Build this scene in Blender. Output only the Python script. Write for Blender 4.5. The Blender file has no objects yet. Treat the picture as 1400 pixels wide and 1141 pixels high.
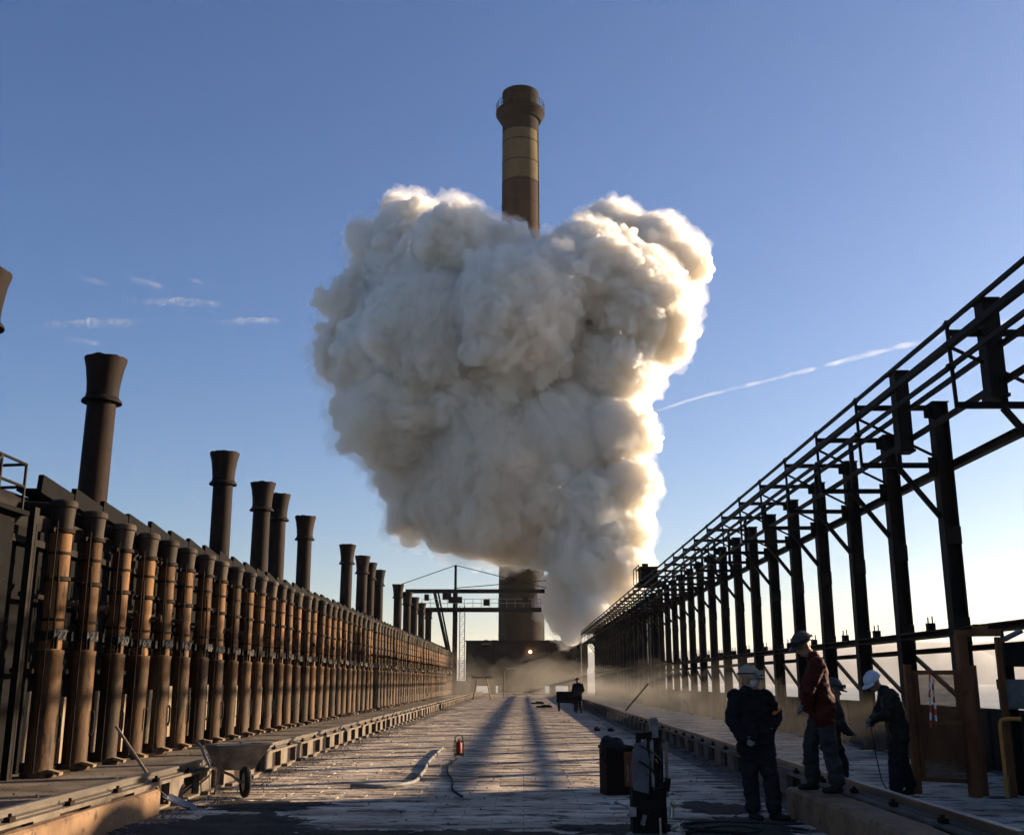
import bpy, bmesh, math, random
import numpy as np
from mathutils import Vector, Matrix, noise as mnoise
random.seed(7); rng = np.random.default_rng(7)
R = math.radians
scene = bpy.context.scene
COL = scene.collection

# ------------------------------------------------------------------ camera, sky, sun, exposure
PITCH, YAW, EYE = R(13.842), R(0.572), 1.62
cam_d = bpy.data.cameras.new('camera'); cam = bpy.data.objects.new('camera', cam_d); COL.objects.link(cam)
cam.location = (0, 0, EYE); cam.rotation_euler = (R(90)+PITCH, 0, YAW)
cam_d.sensor_fit = 'HORIZONTAL'; cam_d.sensor_width = 36; cam_d.lens = 36*1459/1400
cam_d.clip_start = 0.1; cam_d.clip_end = 60000
scene.camera = cam

SUN_EL = R(13.3); SUN_AZ = math.atan2(0.89, 0.456)          # azimuth from +Y towards +X
SUN_DIR = Vector((math.sin(SUN_AZ)*math.cos(SUN_EL), math.cos(SUN_AZ)*math.cos(SUN_EL), math.sin(SUN_EL)))
world = bpy.data.worlds.new('World'); scene.world = world; world.use_nodes = True
wn = world.node_tree.nodes; wl = world.node_tree.links
sky = wn.new('ShaderNodeTexSky'); sky.sky_type = 'NISHITA'; sky.sun_disc = False
sky.sun_elevation = SUN_EL; sky.sun_rotation = SUN_AZ
sky.altitude = 200; sky.air_density = 1.0; sky.dust_density = 1.2; sky.ozone_density = 4.0
hs = wn.new('ShaderNodeHueSaturation'); hs.inputs['Saturation'].default_value = 1.12; hs.inputs['Hue'].default_value = 0.508; wl.new(sky.outputs[0], hs.inputs['Color'])
wl.new(hs.outputs[0], wn['Background'].inputs[0]); wn['Background'].inputs[1].default_value = 0.05
sun_d = bpy.data.lights.new('sun', 'SUN'); sun_d.energy = 4.8; sun_d.angle = R(0.8); sun_d.color = (1.0, 0.79, 0.55)
sun = bpy.data.objects.new('sun', sun_d); COL.objects.link(sun)
sun.rotation_euler = SUN_DIR.to_track_quat('Z', 'Y').to_euler()
vs = scene.view_settings; vs.view_transform = 'Standard'; vs.look = 'None'; vs.gamma = 1; vs.use_curve_mapping = False
vs.exposure = 1.72
scene.render.engine = 'CYCLES'
cy = scene.cycles; cy.use_denoising = True; cy.use_adaptive_sampling = True; cy.adaptive_threshold = .02; cy.adaptive_min_samples = 32; cy.max_bounces = 32; cy.diffuse_bounces = 3; cy.glossy_bounces = 2
cy.volume_bounces = 24; cy.transparent_max_bounces = 24; cy.sample_clamp_indirect = 6

# ------------------------------------------------------------------ helpers
class MB:
    """collects shapes; build() links them as ONE mesh object"""
    def __init__(s): s.v = []; s.f = []
    def add(s, vs, fs):
        o = len(s.v); s.v += [tuple(p) for p in vs]; s.f += [tuple(i+o for i in f) for f in fs]; return s
    def box(s, c, d, rot=None, b=0.0):
        x, y, z = d[0]/2, d[1]/2, d[2]/2; c = Vector(c)
        pts = [Vector(p) for p in ((-x,-y,-z),(x,-y,-z),(x,y,-z),(-x,y,-z),(-x,-y,z),(x,-y,z),(x,y,z),(-x,y,z))]
        if rot is not None: pts = [rot @ p for p in pts]
        return s.add([c+p for p in pts], [(0,3,2,1),(4,5,6,7),(0,1,5,4),(1,2,6,5),(2,3,7,6),(3,0,4,7)])
    def mm(s, a, b):
        return s.box([(p+q)/2 for p, q in zip(a, b)], [abs(q-p) for p, q in zip(a, b)])
    def bar(s, p0, p1, w, h, upv=(0,0,1)):
        p0, p1 = Vector(p0), Vector(p1); d = p1-p0; L = d.length; d.normalize()
        u = Vector(upv)
        if abs(d.dot(u)) > .98: u = Vector((1,0,0))
        a = d.cross(u).normalized(); b = a.cross(d).normalized()
        m = Matrix((a, d, b)).transposed()
        return s.box((p0+p1)/2, (w, L, h), m)
    def ibeam(s, p0, p1, w, h, t=0.025, upv=(1,0,0)):
        p0, p1 = Vector(p0), Vector(p1); d = (p1-p0).normalized(); u = Vector(upv)
        a = d.cross(u).normalized(); b = a.cross(d).normalized()
        s.bar(p0, p1, t, h-2*t, b)
        for k in (-1, 1):
            o = b*(k*(h-t)/2); s.bar(p0+o, p1+o, w, t, b)
        return s
    def cyl(s, p0, p1, r0, r1=None, n=16, caps=True):
        r1 = r0 if r1 is None else r1
        return s.tube([p0, p1], [r0, r1], n, caps)
    def tube(s, pts, r, n=8, caps=True, closed=False):
        pts = [Vector(p) for p in pts]; m = len(pts)
        rs = r if isinstance(r, (list, tuple)) else [r]*m
        prev = None; base = len(s.v)
        for i, p in enumerate(pts):
            if closed: t = pts[(i+1) % m]-pts[i-1]
            else: t = (pts[min(i+1, m-1)]-pts[max(i-1, 0)])
            t.normalize()
            if prev is None:
                u = Vector((0,0,1)) if abs(t.z) < .9 else Vector((1,0,0))
                a = t.cross(u).normalized()
            else: a = (prev-t*prev.dot(t)).normalized()
            b = t.cross(a); prev = a
            for k in range(n):
                an = 2*math.pi*k/n; s.v.append(tuple(p+(a*math.cos(an)+b*math.sin(an))*rs[i]))
        for i in range(m if closed else m-1):
            j = (i+1) % m
            for k in range(n):
                k2 = (k+1) % n; s.f.append((base+i*n+k, base+i*n+k2, base+j*n+k2, base+j*n+k))
        if caps and not closed:
            s.f.append(tuple(base+k for k in reversed(range(n)))); s.f.append(tuple(base+(m-1)*n+k for k in range(n)))
        return s
    def lathe(s, prof, n=24, c=(0,0,0), close=True, rot=None):
        c = Vector(c); base = len(s.v)
        for (r, z) in prof:
            for k in range(n):
                an = 2*math.pi*k/n; p = Vector((r*math.cos(an), r*math.sin(an), z))
                s.v.append(tuple(c+(rot @ p if rot is not None else p)))
        m = len(prof)
        for i in range(m-1):
            for k in range(n):
                k2 = (k+1) % n; s.f.append((base+i*n+k, base+i*n+k2, base+(i+1)*n+k2, base+(i+1)*n+k))
        if close:
            s.f.append(tuple(base+k for k in reversed(range(n)))); s.f.append(tuple(base+(m-1)*n+k for k in range(n)))
        return s
    def mesh(s, name, mat, smooth=35):
        me = bpy.data.meshes.new(name); me.from_pydata(s.v, [], s.f); me.materials.append(mat)
        if smooth:
            me.shade_smooth(); me.set_sharp_from_angle(angle=R(smooth))
        return me
    def build(s, name, mat, parent=None, loc=(0,0,0), smooth=35, rotz=0):
        return obj(name, s.mesh(name, mat, smooth), parent, loc, rotz)

def obj(name, me, parent=None, loc=(0,0,0), rotz=0):
    o = bpy.data.objects.new(name, me); COL.objects.link(o); o.parent = parent; o.location = loc
    if rotz: o.rotation_euler = (0, 0, rotz)
    return o
def tag(o, label=None, cat=None, group=None, kind=None):
    if label: o['label'] = label
    if cat: o['category'] = cat
    if group: o['group'] = group
    if kind: o['kind'] = kind
    return o
def empty(name, loc=(0,0,0), rotz=0):
    o = bpy.data.objects.new(name, None); COL.objects.link(o); o.location = loc; o.rotation_euler = (0,0,rotz); return o
def kids(o): return [c for c in bpy.data.objects if c.parent is o]
def copy_tree(o, parent=None, tree=None):
    c = o.copy(); COL.objects.link(c); c.parent = parent
    for ch in (tree[o.name] if tree else kids(o)): copy_tree(ch, c, None)
    return c
ORD = ['first','second','third','fourth','fifth','sixth','seventh','eighth','ninth','tenth','eleventh','twelfth','thirteenth','fourteenth',
 'fifteenth','sixteenth','seventeenth','eighteenth','nineteenth','twentieth']
def ordinal(i):
    if i < 20: return ORD[i]
    tens = {2:'twent', 3:'thirt', 4:'fort', 5:'fift', 6:'sixt', 7:'sevent'}[(i+1)//10]; k = (i+1) % 10
    return tens+'ieth' if k == 0 else tens+'y-'+ORD[k-1]

# ------------------------------------------------------------------ materials
ALB = .66
def mat(name, c1, c2, scale=2.0, stretch=(1,1,1), rough=0.8, metal=0.0, bump=0.15, bscale=40, c3=None, c3amt=0.55, spec=0.10, coords='pos', lo=.35, hi=.65, vary=0.0):
    k_ = ALB if (max(c2) < .5 or 'paver' in name) else .85
    c1, c2 = [v*k_ for v in c1], [v*k_ for v in c2]
    if c3 is not None: c3 = [v*k_ for v in c3]
    m = bpy.data.materials.new(name); m.use_nodes = True; nt = m.node_tree; n = nt.nodes; l = nt.links
    bs = n['Principled BSDF']; bs.inputs['Roughness'].default_value = rough; bs.inputs['Metallic'].default_value = metal
    bs.inputs['Specular IOR Level'].default_value = spec
    if coords == 'pos': src = n.new('ShaderNodeNewGeometry').outputs['Position']
    else: src = n.new('ShaderNodeTexCoord').outputs['Object']
    mp = n.new('ShaderNodeMapping'); mp.inputs['Scale'].default_value = stretch; l.new(src, mp.inputs['Vector'])
    nz = n.new('ShaderNodeTexNoise'); nz.inputs['Scale'].default_value = scale; nz.inputs['Detail'].default_value = 6; nz.inputs['Roughness'].default_value = .65
    l.new(mp.outputs[0], nz.inputs['Vector'])
    cr = n.new('ShaderNodeValToRGB'); cr.color_ramp.elements[0].position = lo; cr.color_ramp.elements[1].position = hi
    cr.color_ramp.elements[0].color = (*c1, 1); cr.color_ramp.elements[1].color = (*c2, 1)
    l.new(nz.outputs['Fac'], cr.inputs['Fac']); col = cr.outputs['Color']
    nb = n.new('ShaderNodeTexNoise'); nb.inputs['Scale'].default_value = bscale; nb.inputs['Detail'].default_value = 5
    l.new(src, nb.inputs['Vector'])
    if c3 is not None:
        n3 = n.new('ShaderNodeTexNoise'); n3.inputs['Scale'].default_value = scale*3.7; n3.inputs['Detail'].default_value = 8; n3.inputs['Roughness'].default_value = .7
        l.new(mp.outputs[0], n3.inputs['Vector'])
        r3 = n.new('ShaderNodeValToRGB'); r3.color_ramp.elements[0].position = c3amt; r3.color_ramp.elements[1].position = min(.99, c3amt+.12)
        l.new(n3.outputs['Fac'], r3.inputs['Fac'])
        mx = n.new('ShaderNodeMixRGB'); l.new(r3.outputs['Color'], mx.inputs['Fac']); l.new(col, mx.inputs['Color1']); mx.inputs['Color2'].default_value = (*c3, 1)
        col = mx.outputs['Color']
    if vary:
        oi = n.new('ShaderNodeObjectInfo'); vr = n.new('ShaderNodeMapRange'); vr.inputs['To Min'].default_value = 1-vary; vr.inputs['To Max'].default_value = 1+vary*.35
        l.new(oi.outputs['Random'], vr.inputs['Value']); vm = n.new('ShaderNodeMixRGB'); vm.blend_type = 'MULTIPLY'; vm.inputs['Fac'].default_value = 1
        l.new(col, vm.inputs['Color1']); l.new(vr.outputs[0], vm.inputs['Color2']); col = vm.outputs['Color']
    l.new(col, bs.inputs['Base Color'])
    rr = n.new('ShaderNodeMapRange'); rr.inputs['To Min'].default_value = max(.05, rough-.18); rr.inputs['To Max'].default_value = min(1, rough+.12)
    l.new(nb.outputs['Fac'], rr.inputs['Value']); l.new(rr.outputs[0], bs.inputs['Roughness'])
    if bump:
        bp = n.new('ShaderNodeBump'); bp.inputs['Strength'].default_value = bump; bp.inputs['Distance'].default_value = .02
        l.new(nb.outputs['Fac'], bp.inputs['Height']); l.new(bp.outputs[0], bs.inputs['Normal'])
    return m
M = {}
M['rust'] = mat('rust pipe', (.075,.037,.017), (.32,.155,.058), 2.2, (1,1,.18), .72, .0, .35, 30, (.035,.022,.014), .53, vary=.55)
M['headmat'] = mat('streaked head', (.035,.026,.020), (.12,.085,.055), 5, (1,1,.15), .75, .0, .25, 30, (.26,.22,.17), .68, vary=.5)
M['casing'] = mat('scorched casing', (.030,.018,.011), (.20,.105,.045), 1.7, (1,1,.2), .7, .0, .35, 26, (.020,.015,.011), .52, vary=.5)
M['soot'] = mat('sooty steel', (.008,.007,.006), (.022,.016,.012), 3, (1,1,1), .8, .0, .2, 30)
M['black'] = mat('black with shade', (.0015,.0012,.001), (.004,.003,.0025), 3, (1,1,1), .9, .0, .2, 30)  # housing shade put into the colour; also the dark wall and ridge plates
M['sootrust'] = mat('soot with rust', (.008,.006,.005), (.036,.017,.009), 1.6, (1,1,.4), .8, .0, .25, 30, (.012,.01,.009), .55)
M['steel'] = mat('dark painted steel', (.008,.0065,.0055), (.020,.014,.010), 2.5, (1,1,.5), .65, .1, .15, 40)
M['railtop'] = mat('worn rail', (.16,.13,.10), (.32,.27,.22), 3, (1,.2,1), .42, .7, .1, 50)
M['girder'] = mat('dusty girder', (.13,.10,.075), (.26,.205,.155), 2.2, (1,1,1), .85, .0, .3, 30, (.05,.04,.03), .6)
M['concrete'] = mat('stained concrete', (.22,.13,.075), (.36,.22,.125), 1.8, (1,1,1), .9, .0, .5, 22, (.08,.06,.045), .56)
M['deck'] = mat('deck slab', (.09,.07,.05), (.28,.22,.165), .9, (1,1,1), .92, .0, .5, 18, (.05,.045,.04), .60)
M['paver'] = mat('deck paver', (.32,.24,.17), (.93,.75,.57), .6, (.7,1.5,1), .9, .0, 1.0, 11, (.075,.058,.045), .50, lo=.34, hi=.66)
M['wood'] = mat('weathered plank', (.22,.155,.095), (.36,.26,.16), 6, (4,4,.5), .8, .0, .3, 40)
M['digit'] = mat('digit paint', (.20,.18,.15), (.34,.31,.26), 8, (1,1,1), .7)
M['plate'] = mat('number plate', (.05,.045,.038), (.11,.095,.08), 8, (1,1,1), .6, .2, .1, 60)
M['cream'] = mat('cream paint', (.55,.50,.40), (.68,.63,.52), 5, (1,1,1), .5, .0, .05, 60)
M['chim_dark'] = mat('chimney red band', (.034,.020,.013), (.064,.034,.020), .35, (1,1,.3), .9, .0, .2, 3, (.05,.03,.02), .6)
M['chim_base'] = mat('grimy base', (.026,.021,.017), (.050,.040,.031), .35, (1,1,.3), .9, .0, .2, 3)
M['chim_light'] = mat('chimney pale band', (.11,.082,.040), (.165,.125,.065), .35, (1,1,.25), .9, .0, .2, 3, (.09,.065,.035), .62)
M['chim_top'] = mat('chimney sooty band', (.009,.006,.0045), (.022,.012,.008), .4, (1,1,.3), .9, .0, .2, 3)
M['build'] = mat('grimy cladding', (.045,.035,.027), (.085,.066,.05), .5, (1,1,.4), .9, .0, .2, 4)
M['tray'] = mat('barrow tray', (.12,.115,.11), (.30,.28,.26), 5, (1,1,1), .5, .4, .2, 40)
M['galv'] = mat('galvanised tube', (.25,.24,.23), (.42,.40,.37), 6, (1,1,1), .45, .6, .1, 60)
M['rubber'] = mat('black rubber', (.012,.012,.012), (.03,.03,.03), 8, (1,1,1), .8, .0, .15, 60)
M['red'] = mat('red enamel', (.30,.03,.02), (.42,.05,.03), 6, (1,1,1), .5, .0, .1, 60)
M['redtape'] = mat('red tape', (.75,.08,.03), (.85,.13,.05), 6, (1,1,1), .5, .0, .0, 60)
M['whitetape'] = mat('white tape', (.75,.74,.72), (.82,.80,.78), 6, (1,1,1), .5, .0, .0, 60)
M['orange'] = mat('rusty orange paint', (.15,.055,.022), (.27,.105,.04), 4, (1,1,.3), .6, .0, .2, 40, (.06,.03,.018), .58)
M['handrail'] = mat('ochre handrail', (.42,.17,.04), (.55,.24,.06), 6, (1,1,1), .5, .0, .1, 40)
M['grey'] = mat('grey box paint', (.20,.19,.17), (.30,.285,.26), 5, (1,1,1), .6, .0, .1, 40)
M['bluegrey'] = mat('pale machine paint', (.10,.10,.11), (.17,.17,.18), 4, (1,1,1), .6, .1, .15, 40, (.07,.05,.04), .6)
M['brass'] = mat('bright fitting', (.45,.36,.22), (.60,.50,.34), 6, (1,1,1), .35, .7, .05, 40)
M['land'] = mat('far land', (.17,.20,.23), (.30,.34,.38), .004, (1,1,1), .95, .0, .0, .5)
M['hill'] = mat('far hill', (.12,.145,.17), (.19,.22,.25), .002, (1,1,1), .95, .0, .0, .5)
M['c_black'] = mat('black work jacket', (.010,.010,.012), (.022,.021,.022), 9, (1,1,1), .85, .0, .2, 90)
M['c_olive'] = mat('olive black jacket', (.016,.015,.011), (.035,.032,.022), 9, (1,1,1), .7, .0, .2, 90)
M['c_red'] = mat('red work jacket', (.050,.009,.006), (.095,.016,.010), 9, (1,1,1), .8, .0, .2, 90)
M['c_grey'] = mat('grey trousers', (.030,.029,.028), (.055,.052,.05), 9, (1,1,1), .75, .0, .2, 90)
M['c_dark'] = mat('dark trousers', (.014,.013,.014), (.028,.026,.026), 9, (1,1,1), .85, .0, .2, 90)
M['boot'] = mat('black boot leather', (.012,.011,.010), (.03,.026,.022), 12, (1,1,1), .55, .0, .2, 90)
M['skin'] = mat('skin', (.36,.19,.12), (.46,.26,.17), 14, (1,1,1), .55, .0, .05, 120)
M['glove'] = mat('work glove', (.16,.14,.12), (.30,.27,.22), 14, (1,1,1), .85, .0, .2, 120)
M['helm_cream'] = mat('cream helmet', (.32,.26,.17), (.42,.35,.24), 6, (1,1,1), .38, .0, .02, 60)
M['helm_dark'] = mat('dark helmet', (.05,.045,.04), (.10,.085,.07), 6, (1,1,1), .35, .0, .02, 60)
M['helm_white'] = mat('white helmet', (.46,.46,.47), (.58,.58,.59), 6, (1,1,1), .35, .0, .02, 60)
M['mask'] = mat('white dust mask', (.42,.40,.37), (.50,.48,.45), 10, (1,1,1), .8, .0, .1, 90)
M['hivis'] = mat('orange reflective band', (.85,.20,.05), (.95,.30,.10), 10, (1,1,1), .5, .0, .05, 90)
M['silver'] = mat('silver reflective band', (.45,.44,.40), (.55,.54,.50), 10, (1,1,1), .4, .2, .05, 90)
M['coal_and_shade'] = mat('coal dust and painted shade', (.022,.018,.014), (.085,.068,.054), 3, (1,1,1), .95, .0, .6, 30)  # one colour for real coal soil and for shade painted on the deck
M['dust'] = mat('dust heaps', (.14,.12,.10), (.26,.23,.20), 6, (1,1,1), .95, .0, .4, 30)
lamp_m = bpy.data.materials.new('lit lamp'); lamp_m.use_nodes = True
_b = lamp_m.node_tree.nodes['Principled BSDF']; _b.inputs['Emission Color'].default_value = (1, .55, .22, 1); _b.inputs['Emission Strength'].default_value = 14
M['lamp'] = lamp_m

# ------------------------------------------------------------------ setting: land, battery block, deck
N = 120; SZ = 9000
gx = np.linspace(-SZ, SZ, N); verts = []
for j in range(N):
    for i in range(N):
        x, y = gx[i], gx[j]; d = math.hypot(x, y)
        h = -14 + 3.0*mnoise.noise((x*.004, y*.004, 0))*min(1, d/300)
        verts.append((x, y, h))
faces = [(j*N+i, j*N+i+1, (j+1)*N+i+1, (j+1)*N+i) for j in range(N-1) for i in range(N-1)]
me = bpy.data.meshes.new('ground'); me.from_pydata(verts, [], faces); me.materials.append(M['land'])
tag(obj('ground', me), kind='structure')

def ridge(name, pts, depth, m, seed):
    """a long hill: profile given as (x, y, top) with real depth"""
    b = MB(); nn = 60; rows = 9; vs_ = []
    P = [Vector(p) for p in pts]
    for a in range(nn+1):
        t = a/nn*(len(P)-1); k = min(int(t), len(P)-2); q = P[k].lerp(P[k+1], t-k)
        q.z += 36*mnoise.noise((a*.35, seed, 0)) + 14*mnoise.noise((a*1.1, seed, 4))
        out = Vector((q.x, q.y, 0)).normalized()
        for r_ in range(rows):
            s = r_/(rows-1)*2-1; z = -16+(q.z+16)*max(0, math.cos(s*math.pi/2))**.8
            vs_.append((q.x+out.x*s*depth, q.y+out.y*s*depth, z+(mnoise.noise((a*.9, r_*.8, seed))*3 if 0 < r_ < rows-1 else 0)))
    fs = [(a*rows+r_, (a+1)*rows+r_, (a+1)*rows+r_+1, a*rows+r_+1) for a in range(nn) for r_ in range(rows-1)]
    b.add(vs_, fs); return tag(b.build(name, m, smooth=180), kind='structure')
ridge('hills', [(500,6200,40),(1280,5900,100),(1840,5600,135),(2100,5520,170),(2400,5360,120),(3000,5100,180),(4200,4500,230)], 700, M['hill'], 1.3)
ridge('hills', [(-5600,6000,60),(-2400,7000,140),(0,7400,150),(2000,7200,230),(4000,6600,280),(6400,5400,300)], 900, M['hill'], 5.1)
deck = MB().mm((-11.6, -14, -15), (9.15, 150, 0.003)).build('battery_deck', M['deck'], smooth=0); tag(deck, kind='structure')
# paving slabs of the oven roof: the 300 nearest are parts, the others one part of stuff
def paver_mesh(w, l, seed):
    rr = random.Random(seed); h = .03; b = MB(); c = .006
    o = [rr.uniform(-.0025, .0025) for _ in range(4)]
    t = [(-w/2+c, -l/2+c, o[0]), (w/2-c, -l/2+c, o[1]), (w/2-c, l/2-c, o[2]), (-w/2+c, l/2-c, o[3])]
    s = [(-w/2, -l/2, -c), (w/2, -l/2, -c), (w/2, l/2, -c), (-w/2, l/2, -c)]
    q = [(x, y, -h) for x, y, _ in s]
    b.add(t+s+q, [(0,1,2,3), (4,5,1,0), (5,6,2,1), (6,7,3,2), (7,4,0,3), (8,9,5,4), (9,10,6,5), (10,11,7,6), (11,8,4,7)])
    return b
pav_kinds = [paver_mesh(.742, .293, s) for s in range(8)]
pav_me = [b.mesh('paving_slab', M['paver'], 0) for b in pav_kinds]
rest = MB(); n_near = 0
def pave(x0, x1, y0, y1, near):
    global n_near
    nx = int((x1-x0)/.75+.5); y = y0; row = 0
    while y < y1:
        for i in range(nx+1):
            x = x0+.375+(i-(.5 if row % 2 else 0))*.75; yy = y+random.uniform(-.004,.004)
            if x < x0+.2 or x > x1-.1 or random.random() < .012: continue
            k = random.randrange(8); dz = .012+random.uniform(-.0045, .0045)
            if random.random() < .05: dz -= .008
            rz = random.uniform(-.008, .008)
            if near and n_near < 300 and yy > 12.4 and abs(x/yy) < .47:
                obj('paving_slab', pav_me[k], deck, (x, yy, dz), rz); n_near += 1
            else:
                ca, sa = math.cos(rz), math.sin(rz)
                rest.add([(x+ca*p[0]-sa*p[1], yy+sa*p[0]+ca*p[1], p[2]+dz) for p in pav_kinds[k].v], pav_kinds[k].f)
        y += .30; row += 1
pave(-4.5, 3.3, 9.0, 126, True)
pave(4.25, 8.15, 9.5, 70, False)
tag(rest.build('paving_slabs', M['paver'], deck, smooth=0), kind='stuff')

# ------------------------------------------------------------------ oven battery wall on the left, standpipes
PX, PY0, PP, NP = -8.4, 19.3, 1.5, 73
bw = empty('oven_battery_wall', (-9.3, PY0, 0))
tag(bw, 'long sooty wall and gas main behind the row of rusty standpipes', 'wall')
L0 = -6.0; L1 = NP*PP+.4
MB().mm((-1.2, L0+4.8, 0), (.18, L1, 4.35)).build('wall', M['black'], bw, smooth=0)
MB().cyl((-.35, L0+4.8, 4.55), (-.35, L1, 4.55), .5, n=20).build('gas_main', M['soot'], bw)
MB().mm((.18, L0+4.8, 4.02), (.34, L1, 4.14)).build('ledge', M['soot'], bw, smooth=0)
MB().mm((.50, -.6, 3.05), (.58, L1, 3.13)).mm((.50, -.6, 1.75), (.58, L1, 1.83)).build('tie_rail', M['sootrust'], bw, smooth=0)
stay = MB().mm((-.06,-.045,0), (.06,.045,4.6)).mm((.06,-.09,0), (.075,.09,4.6)).mesh('buckstay', M['steel'], 0)
plank = MB().box((0,0,.85), (.05,.13,1.15)).mesh('plank', M['wood'], 0)
rdg = MB().box((0,0,0), (.10,1.44,.34)).box((-.25,0,-.10), (.42,1.3,.05)).mesh('ridge_plate', M['black'], 0)
rod = MB().cyl((0,0,.1), (0,0,4.4), .014, n=6).mesh('guide_rod', M['sootrust'], 30)
for i in range(NP):
    y = i*PP
    obj('buckstay', stay, bw, (.62, y-.60, 0)); obj('guide_rod', rod, bw, (1.0, y-.42, 0))
    o = obj('plank', plank, bw, (.93, y-.72+random.uniform(-.03,.03), random.uniform(-.12,.1)))
    o.rotation_euler = (random.uniform(-.03,.03), 0, random.uniform(-.2,.2))
    o = obj('ridge_plate', rdg, bw, (.30, y+.95, 5.10+random.uniform(-.03,.03))); o.rotation_euler = (R(-5.6)+random.uniform(-.02,.02), random.uniform(-.04,.04), 0)

def text_mesh(s, size, m):
    c = bpy.data.curves.new('t', 'FONT'); c.body = s; c.size = size; c.extrude = .003; c.align_x = 'CENTER'; c.align_y = 'CENTER'; c.offset = .004
    o = bpy.data.objects.new('t', c); COL.objects.link(o); bpy.context.view_layer.update()
    me = bpy.data.meshes.new_from_object(o.evaluated_get(bpy.context.evaluated_depsgraph_get())); bpy.data.objects.remove(o)
    me.name = 'digits'; me.materials.clear(); me.materials.append(m); return me

def make_pipe():
    t = empty('standpipe', (0,0,0))
    MB().lathe([(.28,0),(.30,.02),(.30,.10),(.25,.13),(.232,.16),(.232,2.08),(.240,2.10),(.240,2.17),(.19,2.18)], 28).build('casing', M['casing'], t)
    MB().lathe([(.188,2.1),(.188,4.28)], 26).build('upper_pipe', M['rust'], t)
    for z, r_ in ((3.38,.232), (4.24,.235)):
        b = MB().lathe([(.205,z),(r_,z+.01),(r_,z+.075),(.205,z+.085)], 24)
        for an in (25, 150, 265): b.box((math.cos(R(an))*.265, math.sin(R(an))*.265, z+.043), (.09,.05,.075), Matrix.Rotation(R(an), 3, 'Z'))
        b.build('collar', M['sootrust'], t)
    MB().lathe([(.192,4.3),(.192,4.42),(.215,4.70),(.245,4.72),(.245,4.80),(.215,4.84),(.1,4.87)], 24).build('flared_head', M['headmat'], t)
    b = MB().lathe([(.205,2.36),(.245,2.36),(.245,2.50),(.205,2.50)], 24)
    b.box((.26,.16,.0+2.42), (.10,.08,.16)).box((-.02,-.27,2.40), (.12,.12,.14)).box((.19,-.22,2.30), (.05,.05,.22))
    b.build('clamp', M['soot'], t)
    MB().tube([(-.02,0,4.55), (-.35,.02,4.70), (-.75,.02,4.72), (-1.0,.0,4.6)], .13, 12).build('gooseneck', M['sootrust'], t)
    MB().cyl((.16,.12,2.98), (.33,.20,2.98), .045, n=10).cyl((.33,.20,2.98), (.345,.207,2.98), .085, n=14).cyl((.30,.185,2.90), (.30,.185,3.06), .03, n=8).build('side_valve', M['headmat'], t)
    MB().tube([(.12,-.20,2.2), (.13,-.225,2.6), (.13,-.225,3.3), (.10,-.21,3.75)], .022, 7).build('steam_line', M['sootrust'], t)
    for z in (2.68, 3.86): MB().lathe([(.186,z),(.212,z),(.212,z+.045),(.186,z+.045)], 20).build('strap', M['sootrust'], t)
    rot = Matrix.Rotation(R(-38), 3, 'Z')
    pl = MB().box(rot @ Vector((.275,0,2.44)), (.03,.24,.19), rot).build('number_plate', M['plate'], t, smooth=0)
    pts = [rot @ Vector((.05+.0*k, -.23-.02, 2.82)) + rot @ Vector((.075*math.cos(a), -.01, .085*math.sin(a))) for k, a in enumerate(np.linspace(0, 2*math.pi, 14, endpoint=False))]
    MB().tube(pts, .014, 6, closed=True).bar(rot @ Vector((-.08,-.23,2.62)), rot @ Vector((.04,-.25,2.93)), .03,.03).build('ring_handle', M['soot'], t)
    MB().tube([(.262,.05,.62),(.285,.06,.72),(.285,.06,1.0),(.262,.05,1.08)], .022, 6).build('grip_bar', M['rubber'], t)
    MB().box((.34,-.10,.12), (.22,.16,.05), Matrix.Rotation(R(14), 3, 'Y')).box((.30,.2,.10), (.3,.05,.05), Matrix.Rotation(R(30), 3, 'Z')).build('foot_wedge', M['wood'], t, smooth=0)
    return t
proto = make_pipe(); ptree = {proto.name: kids(proto)}
nums = ['177', '171', '170', '169', '168', '167', '166', '165', '164', '163']
plates = []
for i in range(NP):
    o = proto if i == 0 else copy_tree(proto, None, ptree)
    o.location = (PX+random.uniform(-.015,.015), PY0+i*PP+random.uniform(-.03,.03), random.uniform(-.03,.02)); o.rotation_euler = (random.uniform(-.010,.010), random.uniform(-.010,.010), random.uniform(-.22,.22))
    o['category'] = 'standpipe'; o['group'] = 'standpipes along the oven battery'
    if i < len(nums): lab = f'rusty standpipe with plate {nums[i]}, {ordinal(i)} from the near end of its row'
    elif i < 36: lab = f'rusty brown standpipe, {ordinal(i)} from the near end of the long row'
    else: lab = f'slim rusty standpipe, {ordinal(NP-1-i)} from the far end of the long row'
    o['label'] = lab
    if i < len(nums): plates.append((o, nums[i]))
for o, s in plates:
    p = [c for c in kids(o) if c.name.startswith('number_plate')][0]
    d = obj('digits', text_mesh(s, .19, M['digit']), p); rot = Matrix.Rotation(R(-38), 4, 'Z')
    d.matrix_local = rot @ Matrix.Translation((.294, 0, 2.44)) @ Matrix.Rotation(R(90), 4, 'Z') @ Matrix.Rotation(R(90), 4, 'X')

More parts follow.
